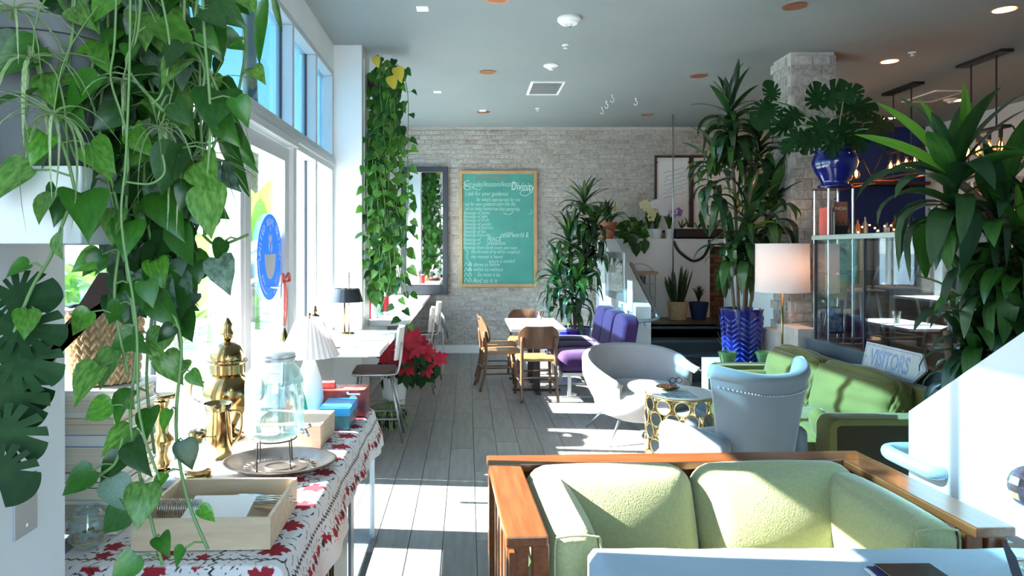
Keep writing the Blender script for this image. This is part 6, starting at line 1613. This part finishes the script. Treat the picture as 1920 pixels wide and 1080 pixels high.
part('rim', MB().tube([(.119*cos(2*pi*k/36), .119*sin(2*pi*k/36), .25+.003*sin(k*2)) for k in range(36)], .010, 8, closed=True), M['black'], o, smooth=True)

# white table lamp in the sun between the windows table and the sideboard
o = thing('white_table_lamp', 'white lamp with a pleated cone shade blazing in the sun by the glass door', 'lamp', (-.835, 3.60, CT+.006))
part('lamp_base', MB().lathe([(.001,0),(.05,0),(.05,.02),(.075,.12),(.065,.22),(.03,.32),(.012,.35)], 28, cap=False), M['white'], o, smooth=True)
part('lamp_shade', MB().lathe([(.155,.345),(.065,.545),(.063,.545),(.152,.345)], 60, cap=False, flute=.02, nf=30), M['shade'], o, smooth=30)
part('harp', MB().tube([(0,0,.34),(0,0,.55)], .004, 6).ball((0,0,.56), .010, 6), M['brass'], o, smooth=True)
# black shaded lamp on the window table
c = P(650, 610, 6.2)
o = thing('black_shade_lamp', 'slim brass desk lamp with a black metal shade on the window table', 'lamp', (c.x, 6.2, .887))
part('foot', MB().lathe([(.001,0),(.075,0),(.07,.012),(.012,.02)], 28, cap=False), M['brass'], o, smooth=True)
part('stem', MB().tube([(-.02,0,.015),(-.02,0,.36)], .008, 8).tube([(.02,0,.015),(.02,0,.54)], .005, 8).ball((.02,0,.545), .01, 6), M['brass'], o, smooth=True)
part('lamp_shade', MB().lathe([(.15,.29),(.115,.41),(.112,.41),(.147,.29)], 36, cap=False), M['blackg'], o, smooth=40)
part('candle_sleeve', MB().lathe([(.014,.05),(.014,.20)], 12, (-.05,0,0)).lathe([(.02,.04),(.03,.05),(.001,.05)], 12, (-.05,0,0)), M['white'], o, smooth=40)
tag(part('menu_sheet', MB().box(-.93,-.76,5.18,5.36,.8865,.889), M['paper']), 'white menu sheet on the near edge of the window table', 'paper')
tag(part('pen', MB().tube([(-1.06,5.22,.891),(-.99,5.30,.891)], .004, 6), M['blackg']), 'dark pen lying on the near window table', 'pen')
# things on the long counter
c = P(702, 600, 7.25)
o = thing('marble_vase_plant', 'speckled pale vase with a small green plant on the long counter', 'potted plant', (c.x, 7.25, .927))
part('vase', MB().lathe([(.001,0),(.045,0),(.047,.02),(.036,.06),(.05,.15),(.052,.16),(.045,.16),(.04,.13)], 24, cap=False), mat('speckled_stone', (.62,.66,.68), (.35,.38,.42), 60, rough=.5), o, smooth=True)
rnd = random.Random(55); tuft(o, o.location+V((0,0,.15)), 26, .10, rnd, PGR, .8)
for nm, lb, px, Z, r, h, m_ in (('red_candle','red candle beside the column on the long counter',692,7.12,.022,.26,'bract'),('dark_bottle','dark green bottle behind the speckled vase on the counter',713,7.6,.03,.30,'ggreen'),('red_canister','dark red canister on the counter right of the green bottle',722,7.65,.045,.20,'bract')):
    c = P(px, 590, Z); o = thing(nm, lb, nm.split('_')[1], (c.x, Z, .927))
    if nm == 'dark_bottle': part('bottle_body', MB().lathe([(.001,0),(r,0),(r,h*.6),(r*.4,h*.8),(r*.4,h)], 16, cap=False), M[m_], o, smooth=40); part('cap', MB().lathe([(r*.45,h),(r*.45,h+.02)], 12), M['black'], o)
    elif nm == 'red_candle': part('wax', MB().lathe([(r,0),(r,h),(.004,h+.004)], 16), M[m_], o, smooth=40); part('wick', MB().tube([(0,0,h),(0,0,h+.015)], .002, 5), M['black'], o)
    else: part('can_body', MB().lathe([(r,0),(r,h)], 18), M[m_], o, smooth=40); part('lid', MB().lathe([(r*1.03,h),(r*1.03,h+.015),(.001,h+.018)], 18), M['steel'], o); part('base_ring', MB().lathe([(r*1.03,0),(r*1.03,.03)], 18), M['chrome'], o)
# pink ribbon bow on the door handle
o = thing('ribbon_bow', 'faded red ribbon bow with a bell tied to the glass door handle', 'ribbon', (XL+.07, 4.50, 1.45))
for s in (-1,1):
    part('bow_loop', MB().tube(smooth_path([(0,0,0),(.01,s*.07,.04),(.01,s*.09,-.01),(0,s*.01,-.01)], 5), .010, 6), M['redink'], o, smooth=True)
    part('ribbon_tail', MB().tube(smooth_path([(0,0,0),(.01,s*.03,-.12),(0,s*.015,-.30)], 5), .007, 6), M['redink'], o, smooth=True)
part('bell', MB().lathe([(.028,-.40),(.020,-.35),(.008,-.32),(.001,-.315)], 16, cap=False), M['brass'], o, smooth=True)

# ---------------------------------------------------------------- foreground table things
TZ = .7515
o = thing('black_folder', 'black folder over a navy one at the bottom edge of the cloth table', 'folder', (1.22, 1.82, TZ))
part('lower_folder', MB().xf(T(1.205,1.855,TZ+.004) @ rot(0,0,-.04)).cbox((0,0,0), (.17,.13,.006)), mat('navy_card', (.01,.02,.12), rough=.4), o, world=True, bevel=.001)
part('upper_folder', MB().xf(T(1.225,1.855,TZ+.011) @ rot(0,0,.02)).cbox((0,0,0), (.16,.14,.007)), M['blackg'], o, world=True, bevel=.0015)
part('page_edge', MB().xf(T(1.12,1.855,TZ+.003) @ rot(0,0,-.04)).cbox((0,0,0), (.02,.12,.003)), M['paper'], o, world=True)
o = thing('table_knife', 'dark-bladed knife standing in a glass at the bottom right corner', 'knife', (1.50, 1.80, TZ))
m_ = MB().xf(basis(P(1908,1100,1.72), (-.33,.15,1), (-1,0,-.33)))
part('knife_blade', MB().xf(basis(P(1908,1082,1.72), (-.30,.05,1), (-1,0,-.3))).prism([(-.06,-.013),(.05,-.012),(.085,-.002),(.098,.010),(.05,.011),(-.06,.011)], -.001, .001), M['charcoal'], o, world=True)
o2 = thing('drinking_glass', 'ribbed clear glass holding the knife at the bottom right corner', 'glass', (1.475, 1.785, TZ))
part('glass_wall', MB().lathe([(.001,.003),(.040,.003),(.046,.06),(.044,.06),(.038,.008),(.001,.008)], 40, cap=False, flute=.02, nf=20), M['jar'], o2, smooth=True)
o = thing('cut_glass_lamp', 'faceted pink-tinted cut glass globe on a stem at the right edge', 'lamp', (1.60, 1.93, TZ))
gb = MB().ball((0,0,.225), .062, 9, (1,1,1.0)); part('faceted_globe', gb, M['cglass'], o)
part('globe_facets', MB().ball((0,0,.225), .056, 7), mat('pink_crystal', (.60,.42,.50), (.18,.16,.24), 60, rough=.1), o)
part('stem', MB().lathe([(.001,0),(.05,0),(.045,.01),(.008,.02),(.008,.17),(.02,.18)], 20, cap=False), M['chrome'], o, smooth=True)

# ---------------------------------------------------------------- outside planting
rnd = random.Random(91)
BAN = leaf_mesh('banana_leaf', [(0,.02),(.1,.10),(.3,.17),(.6,.17),(.85,.09),(1,0)], M['banana'], .35, .35)
for i, (x, y, n, h, lb) in enumerate(((-4.6,12.2,9,2.0,'bright banana plant outside the glass left of the door'),(-4.4,14.3,9,4.4,'bright banana plant outside behind the glass door'),(-3.9,8.9,8,.7,'low banana plant outside the far windows'))):
    o = thing('banana_plant', lb, 'plant', (x, y, -.02), 0, 'banana plants outside')
    part('stem', MB().tube([(0,0,0),(.03,0,h*.5)], [.06,.04], 10), M['vine'], o, smooth=True)
    for k in range(n):
        a = k*2.4+.5; put_leaf(BAN, o, V((x,y,h*.35)), V((cos(a)*.6, sin(a)*.6, rnd.uniform(.8,1.4))), V((-cos(a),-sin(a),.5)), rnd.uniform(1.6,2.2), 'banana_leaf')
o = thing('palm_tree', 'tall palm trunk outside seen through the blue upper window', 'tree', (-8.1, 26.0*.98, 0))
o.location = (-5.1, 15.8, -.02)
part('trunk', MB().tube([(0,0,0),(.1,0,4),(.0,0,8.5)], [.20,.17,.15], 14), M['trunk'], o, smooth=True)
for k in range(14): a = k*.9; put_leaf(BAN, o, o.location+V((0,0,8.4)), V((cos(a), sin(a), .4)), (0,0,1), 2.2, 'frond')
o = thing('hedge', 'green hedge beyond the far windows', 'hedge', (-6.5, 12, 0)); hb = MB()
for k in range(1500): add_leaf_geo(hb, (rnd.uniform(-6.9,-6.2), rnd.uniform(6,20), rnd.uniform(0,1.3)), (rnd.uniform(-1,1),rnd.uniform(-1,1),rnd.uniform(-.3,1)), (1,-.3,.5), .22)
part('foliage', hb, M['leafl'], o, world=True)['kind'] = 'stuff'
